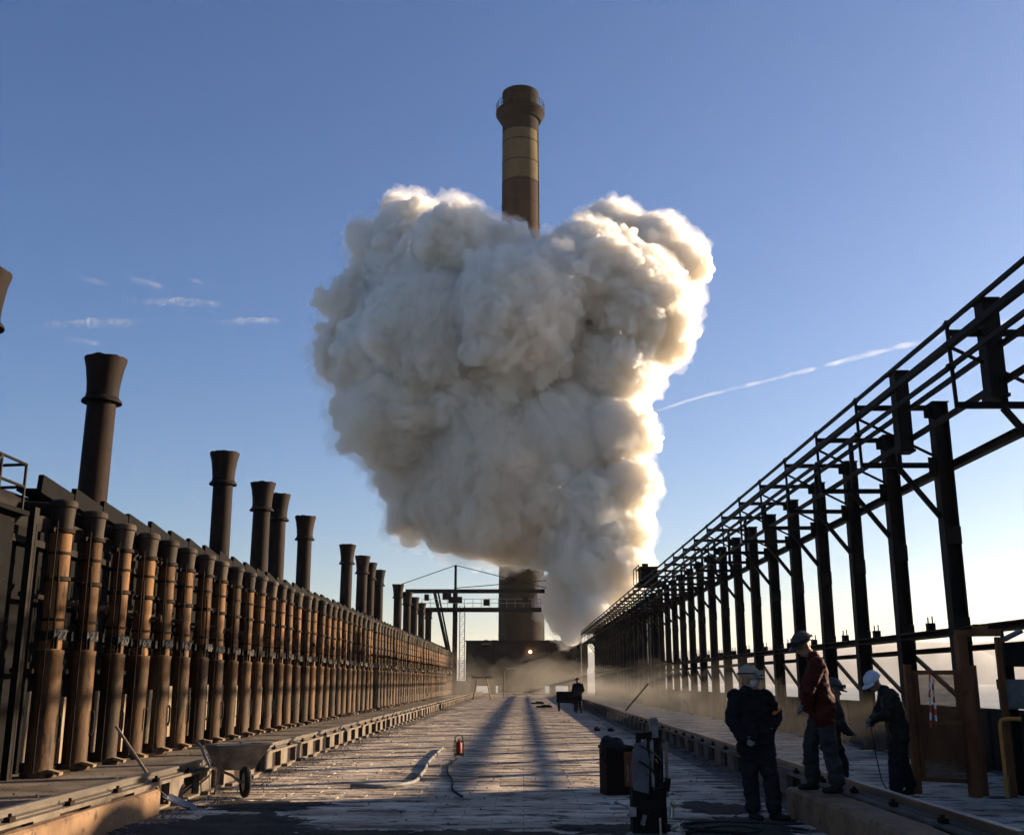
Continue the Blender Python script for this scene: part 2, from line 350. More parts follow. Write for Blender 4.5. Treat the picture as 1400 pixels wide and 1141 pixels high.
# flare stacks standing behind the wall
SY = [19.73, 25.69, 37.35, 43.03, 46.31, 52.07, 64.18, 70.18, 74.3, 79.4, 91.3, 98.95, 105.78, 113.2, 121.67]
def make_stack():
    t = empty('flare_stack')
    MB().lathe([(.42,0),(.42,.3),(.36,.35),(.345,8.45)], 28).build('shaft', M['sootrust'], t)
    # ragged flared cap
    n = 40; prof = [(.47,8.36),(.475,8.42),(.40,8.50),(.385,8.62),(.40,8.85),(.455,9.25),(.515,9.48),(.515,9.52),(.46,9.50),(.37,8.9)]
    b = MB(); b.lathe(prof, n, close=False)
    b.v = [(x, y, z+(.045*mnoise.noise((x*7, y*7, 1.7)) if z > 9.4 else 0)) for x, y, z in b.v]
    b.build('flared_cap', M['sootrust'], t)
    MB().lathe([(.33,8.40),(.485,8.36),(.485,8.40),(.34,8.46)], 28).build('drip_ring', M['soot'], t)
    return t
st = make_stack(); stt = {st.name: kids(st)}
slabs = {0:'dark flare stack cut off by the photo\'s left edge', 1:'tall sooty flare stack with ragged flared cap, nearest one fully in view',
 2:'lone rusty flare stack, second in full view from the near end', 5:'lone flare stack with pale rim just past the close-standing pair', 6:'first flare stack of the middle cluster of four',
 14:'farthest flare stack, half hidden behind the crane leg'}
for i, y in enumerate(SY):
    o = st if i == 0 else copy_tree(st, None, stt)
    o.location = (-10.6+random.uniform(-.05,.05), y, random.uniform(-.08,.05)); o.rotation_euler = (random.uniform(-.008,.008), random.uniform(-.008,.008), random.uniform(0,6))
    o['label'] = slabs.get(i, f'sooty flare stack behind the standpipes, {ordinal(i)} counted from the camera'); o['category'] = 'flare stack'; o['group'] = 'flare stacks behind the standpipes'

# dark end housing at the left edge, with railed platform
eh = empty('end_housing', (-9.6, 16.4, 0)); tag(eh, 'black steel housing with railed platform at the near end of standpipes', 'housing')
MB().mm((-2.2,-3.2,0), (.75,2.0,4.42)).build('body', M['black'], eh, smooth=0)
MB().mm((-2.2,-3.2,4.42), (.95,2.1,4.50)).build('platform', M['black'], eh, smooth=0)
b = MB()
for yy in (-3.0,-1.6,-.2,1.1,2.0): b.cyl((.85,yy,4.5), (.85,yy,5.32), .028, n=8)
for zz in (4.92, 5.32): b.tube([(.85,-3.0,zz), (.85,2.0,zz), (.2,2.0,zz-.02), (-.8,2.0,zz)], .028, 8)
b.bar((.85,-.2,4.5), (.85,1.1,5.3), .05,.05); b.bar((.5,-1,4.5), (.5,1.6,5.2), .06,.06); b.build('guard_rail', M['steel'], eh)
MB().mm((.75,.55,3.62), (.78,.95,3.86)).build('notice_panel', M['wood'], eh, smooth=0)
MB().mm((.75,.50,3.44), (.80,1.0,3.54)).build('lamp_bracket', M['wood'], eh, smooth=0)
MB().mm((.75,.20,1.86), (.78,1.45,2.0)).build('pale_rail', M['wood'], eh, smooth=0)
MB().cyl((.80,.62,2.0), (.80,.62,3.44), .022, n=8).build('conduit', M['wood'], eh)
MB().mm((.75,-.6,1.0), (.79,.28,2.06)).build('yellow_panel', M['handrail'], eh, smooth=0)

# ------------------------------------------------------------------ rail girders and kerbs
def girder(name, x, s, label):
    """s = side (+1/-1) on which the deck lies"""
    t = empty(name, (x, 0, 0)); tag(t, label, 'crane rail')
    Y0, Y1 = 9.0, 127.0
    MB().mm((-.15,Y0,.0), (.15,Y1,.035)).build('base_plate', M['girder'], t, smooth=0)
    MB().mm((-.05,Y0,.035), (.05,Y1,.315)).build('web', M['sootrust'], t, smooth=0)
    MB().mm((-.16,Y0,.315), (.16,Y1,.355)).build('top_flange', M['girder'], t, smooth=0)
    # rail profile
    pr = [(-.075,.357),(.075,.357),(.075,.372),(.015,.385),(.015,.425),(.04,.432),(.04,.462),(.03,.468),(-.03,.468),(-.04,.462),(-.04,.432),(-.015,.425),(-.015,.385),(-.075,.372)]
    b = MB(); n = len(pr); b.add([(a, Y0, z) for a, z in pr]+[(a, Y1, z) for a, z in pr], [(i, i+n, (i+1) % n+n, (i+1) % n) for i in range(n)]+[tuple(range(n)), tuple(reversed(range(n, 2*n)))])
    b.build('rail', M['railtop'], t, smooth=30)
    br = MB().mm((s*.052,-.30,.036), (s*.145,.30,.314)).mm((s*.15,-.20,.0), (s*.26,.20,.05)).mesh('bracket', M['girder'], 0)
    cl = MB().mm((s*.08,-.06,.356), (s*.14,.06,.40)).cyl((s*.11,0,.4), (s*.11,0,.43), .018, n=6).mesh('rail_clip', M['sootrust'], 30)
    for k in range(87):
        y = 9.8+k*1.35
        o = obj('bracket', br, t, (0, y+random.uniform(-.05,.05), 0)); obj('rail_clip', cl, t, (0, y+.6, 0))
    return t
girder('rail_girder', -4.85, 1, 'dusty crane rail on a bracketed girder in front of the standpipes')
girder('rail_girder', 3.95, -1, 'crane rail on a bracketed girder behind the workers')
def kerb(x0, x1, h, label):
    b = MB(); y = -2.0; prev = None
    nn = 70; Y1 = 14.05; vs_ = []
    for i in range(nn+1):
        yy = -2+(Y1+2)*i/nn
        w = lambda k: .012*mnoise.noise((yy*2.3, k*3.1, x0))
        vs_ += [(x0+w(0), yy, -.01), (x1+w(1), yy, -.01), (x1+w(2), yy, h-.03+w(3)), (x1-.03+w(4), yy, h+w(5)), (x0+.03+w(6), yy, h+w(7)), (x0+w(8), yy, h-.03+w(9))]
    fs = [(i*6+k, (i+1)*6+k, (i+1)*6+(k+1) % 6, i*6+(k+1) % 6) for i in range(nn) for k in range(6)]+[(0,1,2,3,4,5), tuple(nn*6+k for k in (5,4,3,2,1,0))]
    b.add(vs_, fs); return tag(b.build('concrete_kerb', M['concrete'], smooth=0), label, 'kerb')
kerb(-5.45+.78, -4.55, .30, 'worn concrete kerb end lit orange in front of the bracketed rail') if False else None
kerb(-5.1+.42, -4.54, .30, 'worn concrete kerb lit orange beside the shovel')
kerb(3.28, 3.72, .34, 'long concrete kerb under the worker in the red jacket')

# ------------------------------------------------------------------ steel gantry on the right
GX, TIP = 8.4, 6.75
ga = empty('steel_gantry', (GX, 0, 0)); tag(ga, 'long black steel gantry of columns, arms and conductor rails along the right', 'gantry')
posts = [16.2]+[21.0+3.0*i for i in range(36)]
colm = MB().ibeam((0,0,-.01), (0,0,7.05), .30, .30, .03, (1,0,0)).mm((-.17,-.17,7.05), (.17,.17,7.075)).mm((-.30,-.03,5.55), (-.152,-.016,5.95)).mm((-.30,-.03,6.75), (-.152,-.016,7.0)).mm((-.16,-.152,2.28), (.16,-.166,2.80)).mm((-.16,-.152,4.2), (.16,-.163,4.55)).mm((-.24,-.24,-.005), (.24,.24,.03)).mesh('column', M['steel'], 0)
t_ = TIP-GX
arm = MB().bar((t_,0,6.97), (-.15,0,6.97), .08, .10).mesh('top_arm', M['steel'], 0)
arm2 = MB().bar((t_+.05,0,5.79), (-.15,0,5.79), .08, .10).mesh('lower_arm', M['steel'], 0)
hang = MB().bar((t_,0,7.18), (t_+.03,0,5.76), .05, .05).bar((t_+.78,.0,6.93), (t_+.78,.0,5.83), .09, .09).mesh('hanger', M['steel'], 0)
brc = MB().bar((t_+.05,.045,6.75), (-.16,.045,6.0), .045, .045).mesh('arm_brace', M['steel'], 0)
knee = MB().bar((t_+.75,0,5.75), (-.15,0,4.75), .09, .09).mesh('knee_brace', M['steel'], 0)
clampm = MB().box((t_,0,6.77), (.12,.10,.10)).box((t_,0,6.42), (.12,.10,.08)).box((t_,0,7.11), (.09,.09,.07)).mesh('insulator', M['rubber'], 0)
low = MB().bar((.0,2.85,2.12), (.0,.15,1.12), .07, .07).mesh('diagonal_brace', M['steel'], 0)
prong = MB().box((0,0,.08), (.15,.15,.16)).cyl((-.045,0,.16), (-.045,0,.28), .015, n=6).cyl((.045,0,.16), (.045,0,.30), .015, n=6).mesh('cable_bracket', M['steel'], 30)
for i, y in enumerate(posts):
    c = obj('column', colm, ga, (0, y, 0))
    for nm, m_ in (('top_arm', arm), ('lower_arm', arm2), ('hanger', hang), ('arm_brace', brc), ('knee_brace', knee), ('insulator', clampm)):
        obj(nm, m_, c)
    if i: obj('diagonal_brace', low, c, (.12, 0, 0))
    if i: obj('cable_bracket', prong, ga, (-.05, y+1.5+random.uniform(-.4,.4), 2.603))
Yn, Yf = 4.0, posts[-1]+.3
for nm, x, z, w, h in (('conductor_rail', 6.75, 7.11, .06, .06), ('conductor_rail', 6.75, 6.77, .10, .11), ('conductor_rail', 6.75, 6.42, .06, .07),
                       ('conductor_rail', 7.53, 6.75, .07, .08), ('conductor_rail', 7.53, 6.16, .08, .09)):
    MB().mm((x-GX-w/2, Yn, z-h/2), (x-GX+w/2, Yf, z+h/2)).build(nm, M['steel'], ga, smooth=0)
MB().ibeam((.18,Yn,5.78), (.18,Yf,5.78), .14, .16, .02, (0,0,1)).build('longitudinal_beam', M['steel'], ga, smooth=0)
MB().ibeam((-.02,Yn,2.535), (-.02,Yf,2.535), .34, .14, .03, (0,0,1)).build('upper_walkway_beam', M['steel'], ga, smooth=0)
MB().ibeam((.36,Yn,2.235), (.36,Yf,2.235), .20, .10, .025, (0,0,1)).build('lower_walkway_beam', M['steel'], ga, smooth=0)
for y in (21.0, 16.9):                                       # hanging junction boxes at the near frames
    MB().mm((-1.12,y-.85,5.93), (-.86,y-.55,7.46)).box((-.99,y-.7,7.49), (.30,.36,.05)).box((-.99,y-.7,5.92), (.30,.36,.05)).build('junction_box', M['steel'], ga, smooth=0)
# parapet panels between the columns
pp = empty('parapet', (GX+.42, 0, 0)); tag(pp, 'low dark steel parapet between the gantry columns', 'parapet')
pnl = MB().mm((0,.02,-.01), (.03,2.96,1.06)).mm((-.04,.0,1.06), (.07,2.98,1.11)).mm((-.03,.05,.0), (0,.12,1.06)).mesh('panel', M['steel'], 0)
for y in [15.0+3.0*i for i in range(38)]: obj('panel', pnl, pp, (0, y, 0))
# cabin on the far part of the gantry, and its thick leg
cb = empty('gantry_cabin', (7.3, 62, 0)); tag(cb, 'dark boxy cabin perched on top of the gantry far down the deck', 'cabin')
MB().mm((-.55,-.9,7.05), (.35,.9,7.85)).mm((-.62,-1.0,7.85), (.42,1.0,7.93)).build('body', M['sootrust'], cb, smooth=0)
MB().mm((-.75,-1.5,6.9), (.75,1.5,7.05)).build('floor', M['steel'], cb, smooth=0)
b = MB()
for q in (-.75, 0, .75): b.cyl((-.75,q*2,7.05), (-.75,q*2,7.95), .03, n=6)
b.tube([(-.75,-1.5,7.95), (-.75,1.5,7.95)], .03, 6); b.build('guard_rail', M['steel'], cb)
MB().mm((.85,7.2,0), (1.45,8.2,6.95)).build('leg', M['steel'], cb, smooth=0)
MB().cyl((-.2,.2,7.93), (-.2,.2,8.2), .18, .2, n=14).build('vent', M['soot'], cb)

# ------------------------------------------------------------------ end of the deck: building, crane, chimney
eb = empty('end_building', (-.1, 137, 0)); tag(eb, 'low dark building closing the far end of the deck, one lamp lit', 'building')
MB().mm((-6.9,-3,1.0), (6.7,6,6.3)).build('wall', M['build'], eb, smooth=0)
b = MB().mm((-7.0,-3.1,6.3), (6.8,6.1,6.42))
for k in range(14): b.mm((-6.6+k*.95,-2.6,6.42), (-6.6+k*.95+random.uniform(.3,.8),-1.5,6.42+random.uniform(.02,.10)))
b.build('roof', M['build'], eb, smooth=0)
for x0, x1 in ((-6.7,-5.9),(-4.0,-3.4),(-1.4,-.9),(.9,1.5),(3.5,4.1),(5.9,6.6)): MB().mm((x0,-2.8,0), (x1,5.5,1.0)).build('pier', M['build'], eb, smooth=0)
MB().mm((6.7,-2.5,3.1), (8.1,5,6.1)).build('annex', M['build'], eb, smooth=0)
MB().mm((7.35,-2.4,0), (8.0,4.8,3.1)).build('pier', M['build'], eb, smooth=0)
for x0, x1, z in ((-5.0,-3.9,5.95),(-1.9,-.7,3.02)): MB().mm((x0,-3.35,z), (x1,-3.0,z+.1)).build('ledge', M['galv'], eb, smooth=0)
MB().mm((-1.4,-3.12,.9), (1.3,-3.0,2.4)).build('door', M['sootrust'], eb, smooth=0)
for k in range(9): MB().mm((-6.6+k*1.55,-3.06,3.3), (-6.5+k*1.55,-3.0,6.2)).build('rib', M['build'], eb, smooth=0)
MB().lathe([(.0,-.13),(.13,-.09),(.17,0),(.13,.09),(0,.13)], 12, (1.0,-3.2,5.05)).build('lamp', M['lamp'], eb)

cr = empty('gantry_crane', (-8.0, 128, 0)); tag(cr, 'gantry crane with guyed mast and two horizontal beams over the far deck', 'crane')
MB().bar((0,0,0), (0,0,12.0), .55,.55).build('leg', M['steel'], cr, smooth=0)
MB().bar((0,0,12.0), (0,0,15.0), .28,.28).build('mast', M['steel'], cr, smooth=0)
MB().mm((-5.9,-.3,11.7), (10.6,.3,12.15)).build('upper_beam', M['steel'], cr, smooth=0)
MB().mm((-3.9,-.4,9.5), (10.2,.4,10.0)).build('lower_beam', M['steel'], cr, smooth=0)
b = MB(); 
for a, c in (((0,0,15),(-7.2,0,12.5)), ((0,0,15),(10.8,0,12.3)), ((0,0,12.3),(10.8,0,13.2)), ((7.2,0,12.2),(7.2,0,13.0))): b.cyl(a, c, .05, n=6)
b.build('guy_cable', M['steel'], cr)
MB().bar((-2.5,0,11.9), (-.75,0,4.6), .36,.36).bar((-2.1,.5,11.9), (-.5,.5,4.6), .2,.2).build('diagonal_leg', M['steel'], cr, smooth=0)
b = MB()
for z in (10.5, 11.0): b.bar((-3.9,-.4,z), (10.2,-.4,z), .05,.05)
for k in range(15): b.bar((-3.9+k,-.4,10.0), (-3.9+k,-.4,11.0), .05,.05)
b.build('guard_rail', M['galv'], cr, smooth=0)
for x, w, z in ((-3.4,.5,11.2),(-1.0,1.0,11.3),(0,1.6,10.9),(3.7,.7,10.6),(8.3,.6,10.9)): MB().mm((x-w/2,-.5,z-.35), (x+w/2,.5,z+.35)).build('hoist_box', M['steel'], cr, smooth=0)
b = MB()
for dx in (.55, 1.15):
    for dy in (-.3,.3): b.bar((dx,dy,0), (dx,dy,10.2), .06,.06)
for k in range(34):
    z = .3+k*.3; b.bar((.55,-.3,z), (1.15,-.3,z), .035,.035)
    if k % 3 == 0: b.bar((.55,-.3,z), (1.15,-.3,min(z+.9,10.2)), .04,.04); b.bar((1.15,-.3,z), (1.15,.3,z), .05,.05)
b.build('ladder_tower', M['galv'], cr, smooth=0)
MB().mm((.3,-.8,0), (1.5,.8,1.6)).build('base_box', M['grey'], cr, smooth=0)
MB().mm((1.5,-.6,0), (1.9,-.4,2.2)).mm((1.9,-.6,0), (2.4,-.4,.3)).build('gate_post', M['galv'], cr, smooth=0)

ch = empty('chimney', (-.2, 160, -16.4)); tag(ch, 'towering banded brick chimney rising out of the white steam', 'chimney')
def chr_(z): return 3.45-(z)/97.8*.5
def band(z0, z1, nm, m_, close=False):
    MB().lathe([(chr_(z)+(.0), z+15) for z in np.linspace(z0, z1, 6)], 64, close=False).build(nm, m_, ch, smooth=60)
band(-15, 46, 'base_shaft', M['chim_base']); band(46, 81.6, 'lower_shaft', M['chim_dark']); band(81.6, 90.4, 'pale_band', M['chim_light']); band(90.4, 92, 'upper_band', M['chim_top'])
for k, z in enumerate(np.arange(20, 89, 3.6)):
    MB().lathe([(chr_(z)-.02, z+15), (chr_(z)+.045, z+15.02), (chr_(z)+.045, z+15.16), (chr_(z)-.02, z+15.18)], 64, close=False).build('hoop', M['chim_dark'], ch, smooth=30)
rt_ = chr_(97.8)
MB().lathe([(chr_(92),107),(chr_(97),112.2),(rt_+.08,112.3),(rt_+.08,112.9),(rt_-.35,112.95),(rt_-.4,108)], 64, close=False).build('sooty_rim', M['chim_top'], ch, smooth=40)
b = MB().lathe([(2.9,107.6),(3.35,107.8),(4.05,109.0),(4.05,109.5),(2.9,109.5)], 48)
b.build('gallery', M['chim_top'], ch, smooth=30)
b = MB(); n = 28
for k in range(n):
    a = 2*math.pi*k/n; b.cyl((3.98*math.cos(a),3.98*math.sin(a),109.5), (3.98*math.cos(a),3.98*math.sin(a),110.8), .05, n=5)
for z in (110.15, 110.8): b.tube([(3.98*math.cos(2*math.pi*k/n),3.98*math.sin(2*math.pi*k/n),z) for k in range(n)], .05, 5, closed=True)
b.build('guard_rail', M['steel'], ch)
MB().bar((3.2,-1,20), (2.9,-.9,105.5), .3,.1).build('ladder', M['chim_top'], ch, smooth=0)
vp = MB().lathe([(.35,0),(.3,3),(.28,9.2),(.36,9.3),(.36,9.8)], 14, (6.85,133,0)).build('vent_pipe', M['soot']); tag(vp, 'thin dark vent pipe beside the end building, against the steam', 'pipe')
#@@PART2
# ------------------------------------------------------------------ steam plume
def remesh(me, voxel, smooth=0, name='m'):
    o = bpy.data.objects.new('tmp', me); COL.objects.link(o)
    m = o.modifiers.new('r', 'REMESH'); m.mode = 'VOXEL'; m.voxel_size = voxel; m.adaptivity = 0
    if smooth: s = o.modifiers.new('s', 'SMOOTH'); s.iterations = smooth; s.factor = .5
    bpy.context.view_layer.update()
    r = bpy.data.meshes.new_from_object(o.evaluated_get(bpy.context.evaluated_depsgraph_get())); r.name = name
    bpy.data.objects.remove(o); bpy.data.meshes.remove(me); return r
_ico = {}
def ico(sub):
    if sub not in _ico:
        bm = bmesh.new(); bmesh.ops.create_icosphere(bm, subdivisions=sub, radius=1)
        _ico[sub] = (np.array([v.co[:] for v in bm.verts]), np.array([[v.index for v in f.verts] for f in bm.faces])); bm.free()
    return _ico[sub]
def spheres_mesh(S, name):
    V, Fc, o = [], [], 0
    for (x, y, z, r) in S:
        v, f = ico(3 if r > 5 else 2); V.append(v*r+np.array([x, y, z])); Fc.append(f+o); o += len(v)
    V = np.concatenate(V); Fc = np.concatenate(Fc); me = bpy.data.meshes.new(name)
    me.vertices.add(len(V)); me.vertices.foreach_set('co', V.ravel())
    me.loops.add(len(Fc)*3); me.loops.foreach_set('vertex_index', Fc.ravel().astype(np.int32))
    me.polygons.add(len(Fc)); me.polygons.foreach_set('loop_start', np.arange(0, len(Fc)*3, 3, dtype=np.int32))
    me.update(calc_edges=True); return me
# puffs: height-spread positions in metres (x, z, radius, depth offset)
PLY = 140.0
_cp, _sp = math.cos(PITCH), math.sin(PITCH)
def puff(u, v, r, dy=0.0):
    Y = PLY+dy; a = (570.5-v)/1459; b = (u-700)/1459
    dz = _sp+a*_cp; dyy = _cp-a*_sp; t = Y/dyy
    return (t*(b*math.cos(YAW)-dyy*math.sin(YAW)), Y, EYE+t*dz, r*t/1459)
PUFFS = [puff(*p) for p in [
 (565,322,52,2),(622,332,55,-6),(512,338,34,4),(590,385,88,4),(498,385,30,3),(452,413,20,2),(480,420,38,2),(655,340,48,-3),(690,338,36,-4),(545,290,26,5),(495,318,20,4),
 (835,335,58,4),(893,345,52,2),(930,365,36,0),(800,378,74,-6),(868,418,78,-5),(918,428,38,2),(765,372,44,-5),(940,345,22,3),(930,400,30,0),(900,465,44,-3),
 (705,425,88,-9),(598,465,104,-2),(528,495,78,4),(462,487,36,3),(448,455,18,2),(640,565,116,3),(545,575,74,-3),(498,560,42,4),(758,500,112,3),(842,505,60,-5),(690,500,80,-3),
 (605,640,84,2),(680,655,105,-2),(570,690,40,2),(768,610,96,-1),(842,590,54,-6),(858,665,42,-7),(545,655,34,3),(640,700,58,0),(715,712,62,-4),(800,705,80,-3),(862,715,36,-4),(525,615,30,4),(545,715,20,3),
 (800,772,54,-6),(785,735,56,-5),(842,728,46,-6),(745,745,34,-4),(845,765,46,-6),(768,812,36,-6),(812,810,42,-6),(848,800,30,-6),(770,850,22,-9),(795,845,22,-9),(560,735,16,2),(605,728,28,1),(690,742,34,-2),(650,745,22,0),(780,868,16,-10),(812,838,26,-9),(760,835,20,-9),(848,835,16,-8),(825,855,16,-9)]]
pr_ = random.Random(11); S = list(PUFFS)
def rdir():
    while True:
        d = Vector((pr_.uniform(-1,1), pr_.uniform(-1,1), pr_.uniform(-1,1)))
        if .1 < d.length < 1: return d.normalized()
PARENT = [i for i in range(len(PUFFS))]
for pi, (x, y, z, r) in enumerate(PUFFS):
    k = int(5+r*.55)
    for _ in range(k):
        d = rdir(); q = r*pr_.choice((pr_.uniform(.16,.3), pr_.uniform(.3,.62))); c = Vector((x,y,z))+d*(r*pr_.uniform(.94,1.12)-q*pr_.uniform(.6,.95)); S.append((*c, q)); PARENT.append(pi)
        for _ in range(int(pr_.choice((2,5,9))+q*2.0)):
            d2 = (rdir()+d*.6).normalized(); q2 = q*pr_.uniform(.18,.45); c2 = c+d2*(q*1.06-q2*pr_.uniform(.45,.8)); S.append((*c2, q2)); PARENT.append(pi)
core_me = remesh(spheres_mesh([(x, y, z, r-(2.6 if z > 36 or x > 12 else 4.0)) for x, y, z, r in PUFFS if r > 5.2 or (r > 3.6 and z > 36)], 'core'), .5, 2, 'steam_core')
low_i = {i for i, p in enumerate(PUFFS) if p[2] < 36 and p[0] < 5}
steam_me = remesh(spheres_mesh([q for q, k in zip(S, PARENT) if k not in low_i]+[(x, y, z, r*.88) for i, (x, y, z, r) in enumerate(PUFFS) if i in low_i and z > 22], 'steam'), .26, 1, 'steam_billows')
smoke_me = remesh(spheres_mesh([q for q, k in zip(S, PARENT) if k in low_i], 'smoke'), .30, 1, 'brown_smoke')
def billow(me, fn):
    n = len(me.vertices); co = np.empty(n*3); me.vertices.foreach_get('co', co); co = co.reshape(-1,3)
    nr = np.empty(n*3); me.vertices.foreach_get('normal', nr); nr = nr.reshape(-1,3)
    d = np.array([fn(Vector(p)) for p in co]); co += nr*d[:,None]
    me.vertices.foreach_set('co', co.ravel()); me.update(); me.shade_smooth()
def fine(p):
    left = max(0, min(1, (-4-p.x)/18)); p = p+mnoise.noise_vector(p*.16)*1.6
    d = 1.0*abs(mnoise.noise(p*.22))+.62*abs(mnoise.noise(p*.47+Vector((9,3,1))))+.65*abs(mnoise.noise(p*.95+Vector((2,7,5))))+.34*abs(mnoise.noise(p*1.9))
    m = max(.45, min(1.7, 1.1+1.6*mnoise.noise(p*.06+Vector((1,8,3))))); d = (d-.5)*m
    return d+left*(.9*mnoise.noise(p*.35+Vector((4,4,4)))+.5*mnoise.noise(p*.8))
billow(steam_me, fine); billow(smoke_me, fine); billow(core_me, lambda p: .8*mnoise.noise(p*.25)+.4*mnoise.noise(p*.6))
sm = bpy.data.materials.new('white steam'); sm.use_nodes = True; nt = sm.node_tree; nn_ = nt.nodes; ll = nt.links
bs = nn_['Principled BSDF']; bs.inputs['Roughness'].default_value = 1; bs.inputs['Specular IOR Level'].default_value = 0
bs.inputs['Subsurface Weight'].default_value = 1.0; bs.inputs['Subsurface Scale'].default_value = 1.4; bs.inputs['Subsurface Radius'].default_value = (1,.92,.82)
bs.subsurface_method = 'RANDOM_WALK'
geo = nn_.new('ShaderNodeNewGeometry'); nz = nn_.new('ShaderNodeTexNoise'); nz.inputs['Scale'].default_value = .05; nz.inputs['Detail'].default_value = 4
ll.new(geo.outputs['Position'], nz.inputs['Vector'])
crr = nn_.new('ShaderNodeValToRGB'); crr.color_ramp.elements[0].color = (.86,.76,.64,1); crr.color_ramp.elements[1].color = (.93,.92,.90,1)
crr.color_ramp.elements[0].position = .38; crr.color_ramp.elements[1].position = .58
sx = nn_.new('ShaderNodeSeparateXYZ'); ll.new(geo.outputs['Position'], sx.inputs[0])
hz_ = nn_.new('ShaderNodeMapRange'); hz_.inputs['From Min'].default_value = 14; hz_.inputs['From Max'].default_value = 66; ll.new(sx.outputs['Z'], hz_.inputs['Value'])
avg = nn_.new('ShaderNodeMath'); avg.operation = 'ADD'; ll.new(nz.outputs['Fac'], avg.inputs[0]); ll.new(hz_.outputs[0], avg.inputs[1])
hf = nn_.new('ShaderNodeMath'); hf.operation = 'MULTIPLY'; hf.inputs[1].default_value = .5; ll.new(avg.outputs[0], hf.inputs[0]); ll.new(hf.outputs[0], crr.inputs['Fac']); ll.new(crr.outputs['Color'], bs.inputs['Base Color'])
plume = tag(obj('steam_plume', core_me), 'huge billowing white and brown steam cloud in front of the tall chimney', 'steam')
plume['kind'] = 'thing'
# loose outer vapour: thin even mist in lumpy shells, mostly to the shaded side
S2 = []
for (x, y, z, r) in PUFFS:
    f = 1.05 if x > 0 else 1.12
    S2.append((x, y, z, r*f+.5))
    for _ in range(7 if x > 0 else 12):
        d = rdir(); q = r*pr_.uniform(.18,.36); c = Vector((x,y,z))+d*r*pr_.uniform(.98,1.12 if x < 0 else 1.02); S2.append((*c, q))
me = remesh(spheres_mesh(S2, 'vapour'), .5, 1, 'vapour')
billow(me, lambda p: (1.4 if p.x < -8 else 1.0)*(1.2*mnoise.noise(p*.3)+.9*mnoise.noise(p*.75)+.55*mnoise.noise(p*1.6)))
def volmat(name, col, dens, g):
    m = bpy.data.materials.new(name); m.use_nodes = True; n = m.node_tree.nodes; n.remove(n['Principled BSDF'])
    v = n.new('ShaderNodeVolumePrincipled'); v.inputs['Color'].default_value = (*col, 1); v.inputs['Density'].default_value = dens; v.inputs['Anisotropy'].default_value = g
    m.node_tree.links.new(v.outputs[0], n['Material Output'].inputs['Volume']); return m
me.materials.append(volmat('thin vapour', (.985,.965,.93), .11, .35)); steam_me.materials.append(volmat('dense steam', (.997,.978,.943), 2.6, .42)); smoke_me.materials.append(volmat('brown smoke', (.994,.958,.895), 1.1, .5)); obj('steam_billows', steam_me, plume); obj('brown_smoke', smoke_me, plume)
plume.data.materials.append(sm)
obj('vapour', me, plume)

# ------------------------------------------------------------------ high clouds and contrail, far outside the haze
def cloudmat(name, amt, sc, stretch):
    m = bpy.data.materials.new(name); m.use_nodes = True; nt = m.node_tree; n = nt.nodes; l = nt.links; n.remove(n['Principled BSDF'])
    df = n.new('ShaderNodeBsdfTranslucent'); df.inputs['Color'].default_value = (.9,.9,.9,1); d2 = n.new('ShaderNodeBsdfDiffuse'); d2.inputs['Color'].default_value = (.9,.9,.9,1)
    ad = n.new('ShaderNodeMixShader'); l.new(df.outputs[0], ad.inputs[1]); l.new(d2.outputs[0], ad.inputs[2])
    tr = n.new('ShaderNodeBsdfTransparent'); mx = n.new('ShaderNodeMixShader')
    tc = n.new('ShaderNodeTexCoord'); mp = n.new('ShaderNodeMapping'); mp.inputs['Scale'].default_value = stretch; l.new(tc.outputs['Object'], mp.inputs['Vector'])
    nz = n.new('ShaderNodeTexNoise'); nz.inputs['Scale'].default_value = sc; nz.inputs['Detail'].default_value = 6; l.new(mp.outputs[0], nz.inputs['Vector'])
    at = n.new('ShaderNodeAttribute'); at.attribute_name = 'thick'
    r = n.new('ShaderNodeMapRange'); r.inputs['From Min'].default_value = .38; r.inputs['From Max'].default_value = .72; l.new(nz.outputs['Fac'], r.inputs['Value'])
    m1 = n.new('ShaderNodeMath'); m1.operation = 'MULTIPLY'; l.new(at.outputs['Fac'], m1.inputs[0]); l.new(r.outputs[0], m1.inputs[1])
    m2 = n.new('ShaderNodeMath'); m2.operation = 'MULTIPLY'; m2.inputs[1].default_value = amt; l.new(m1.outputs[0], m2.inputs[0])
    l.new(m2.outputs[0], mx.inputs[0]); l.new(tr.outputs[0], mx.inputs[1]); l.new(ad.outputs[0], mx.inputs[2]); l.new(mx.outputs[0], n['Material Output'].inputs['Surface']); return m
cm1 = cloudmat('contrail ice', .36, 1.0, (.011,.011,.011)); cm2 = cloudmat('cirrus ice', .26, 1.0, (.010,.010,.02))
def far(u, v, D):
    a = (570.5-v)/1459; b = (u-700)/1459; dz = _sp+a*_cp; dy = _cp-a*_sp
    d = Vector((b*math.cos(YAW)-dy*math.sin(YAW), b*math.sin(YAW)+dy*math.cos(YAW), dz)).normalized(); return d*D
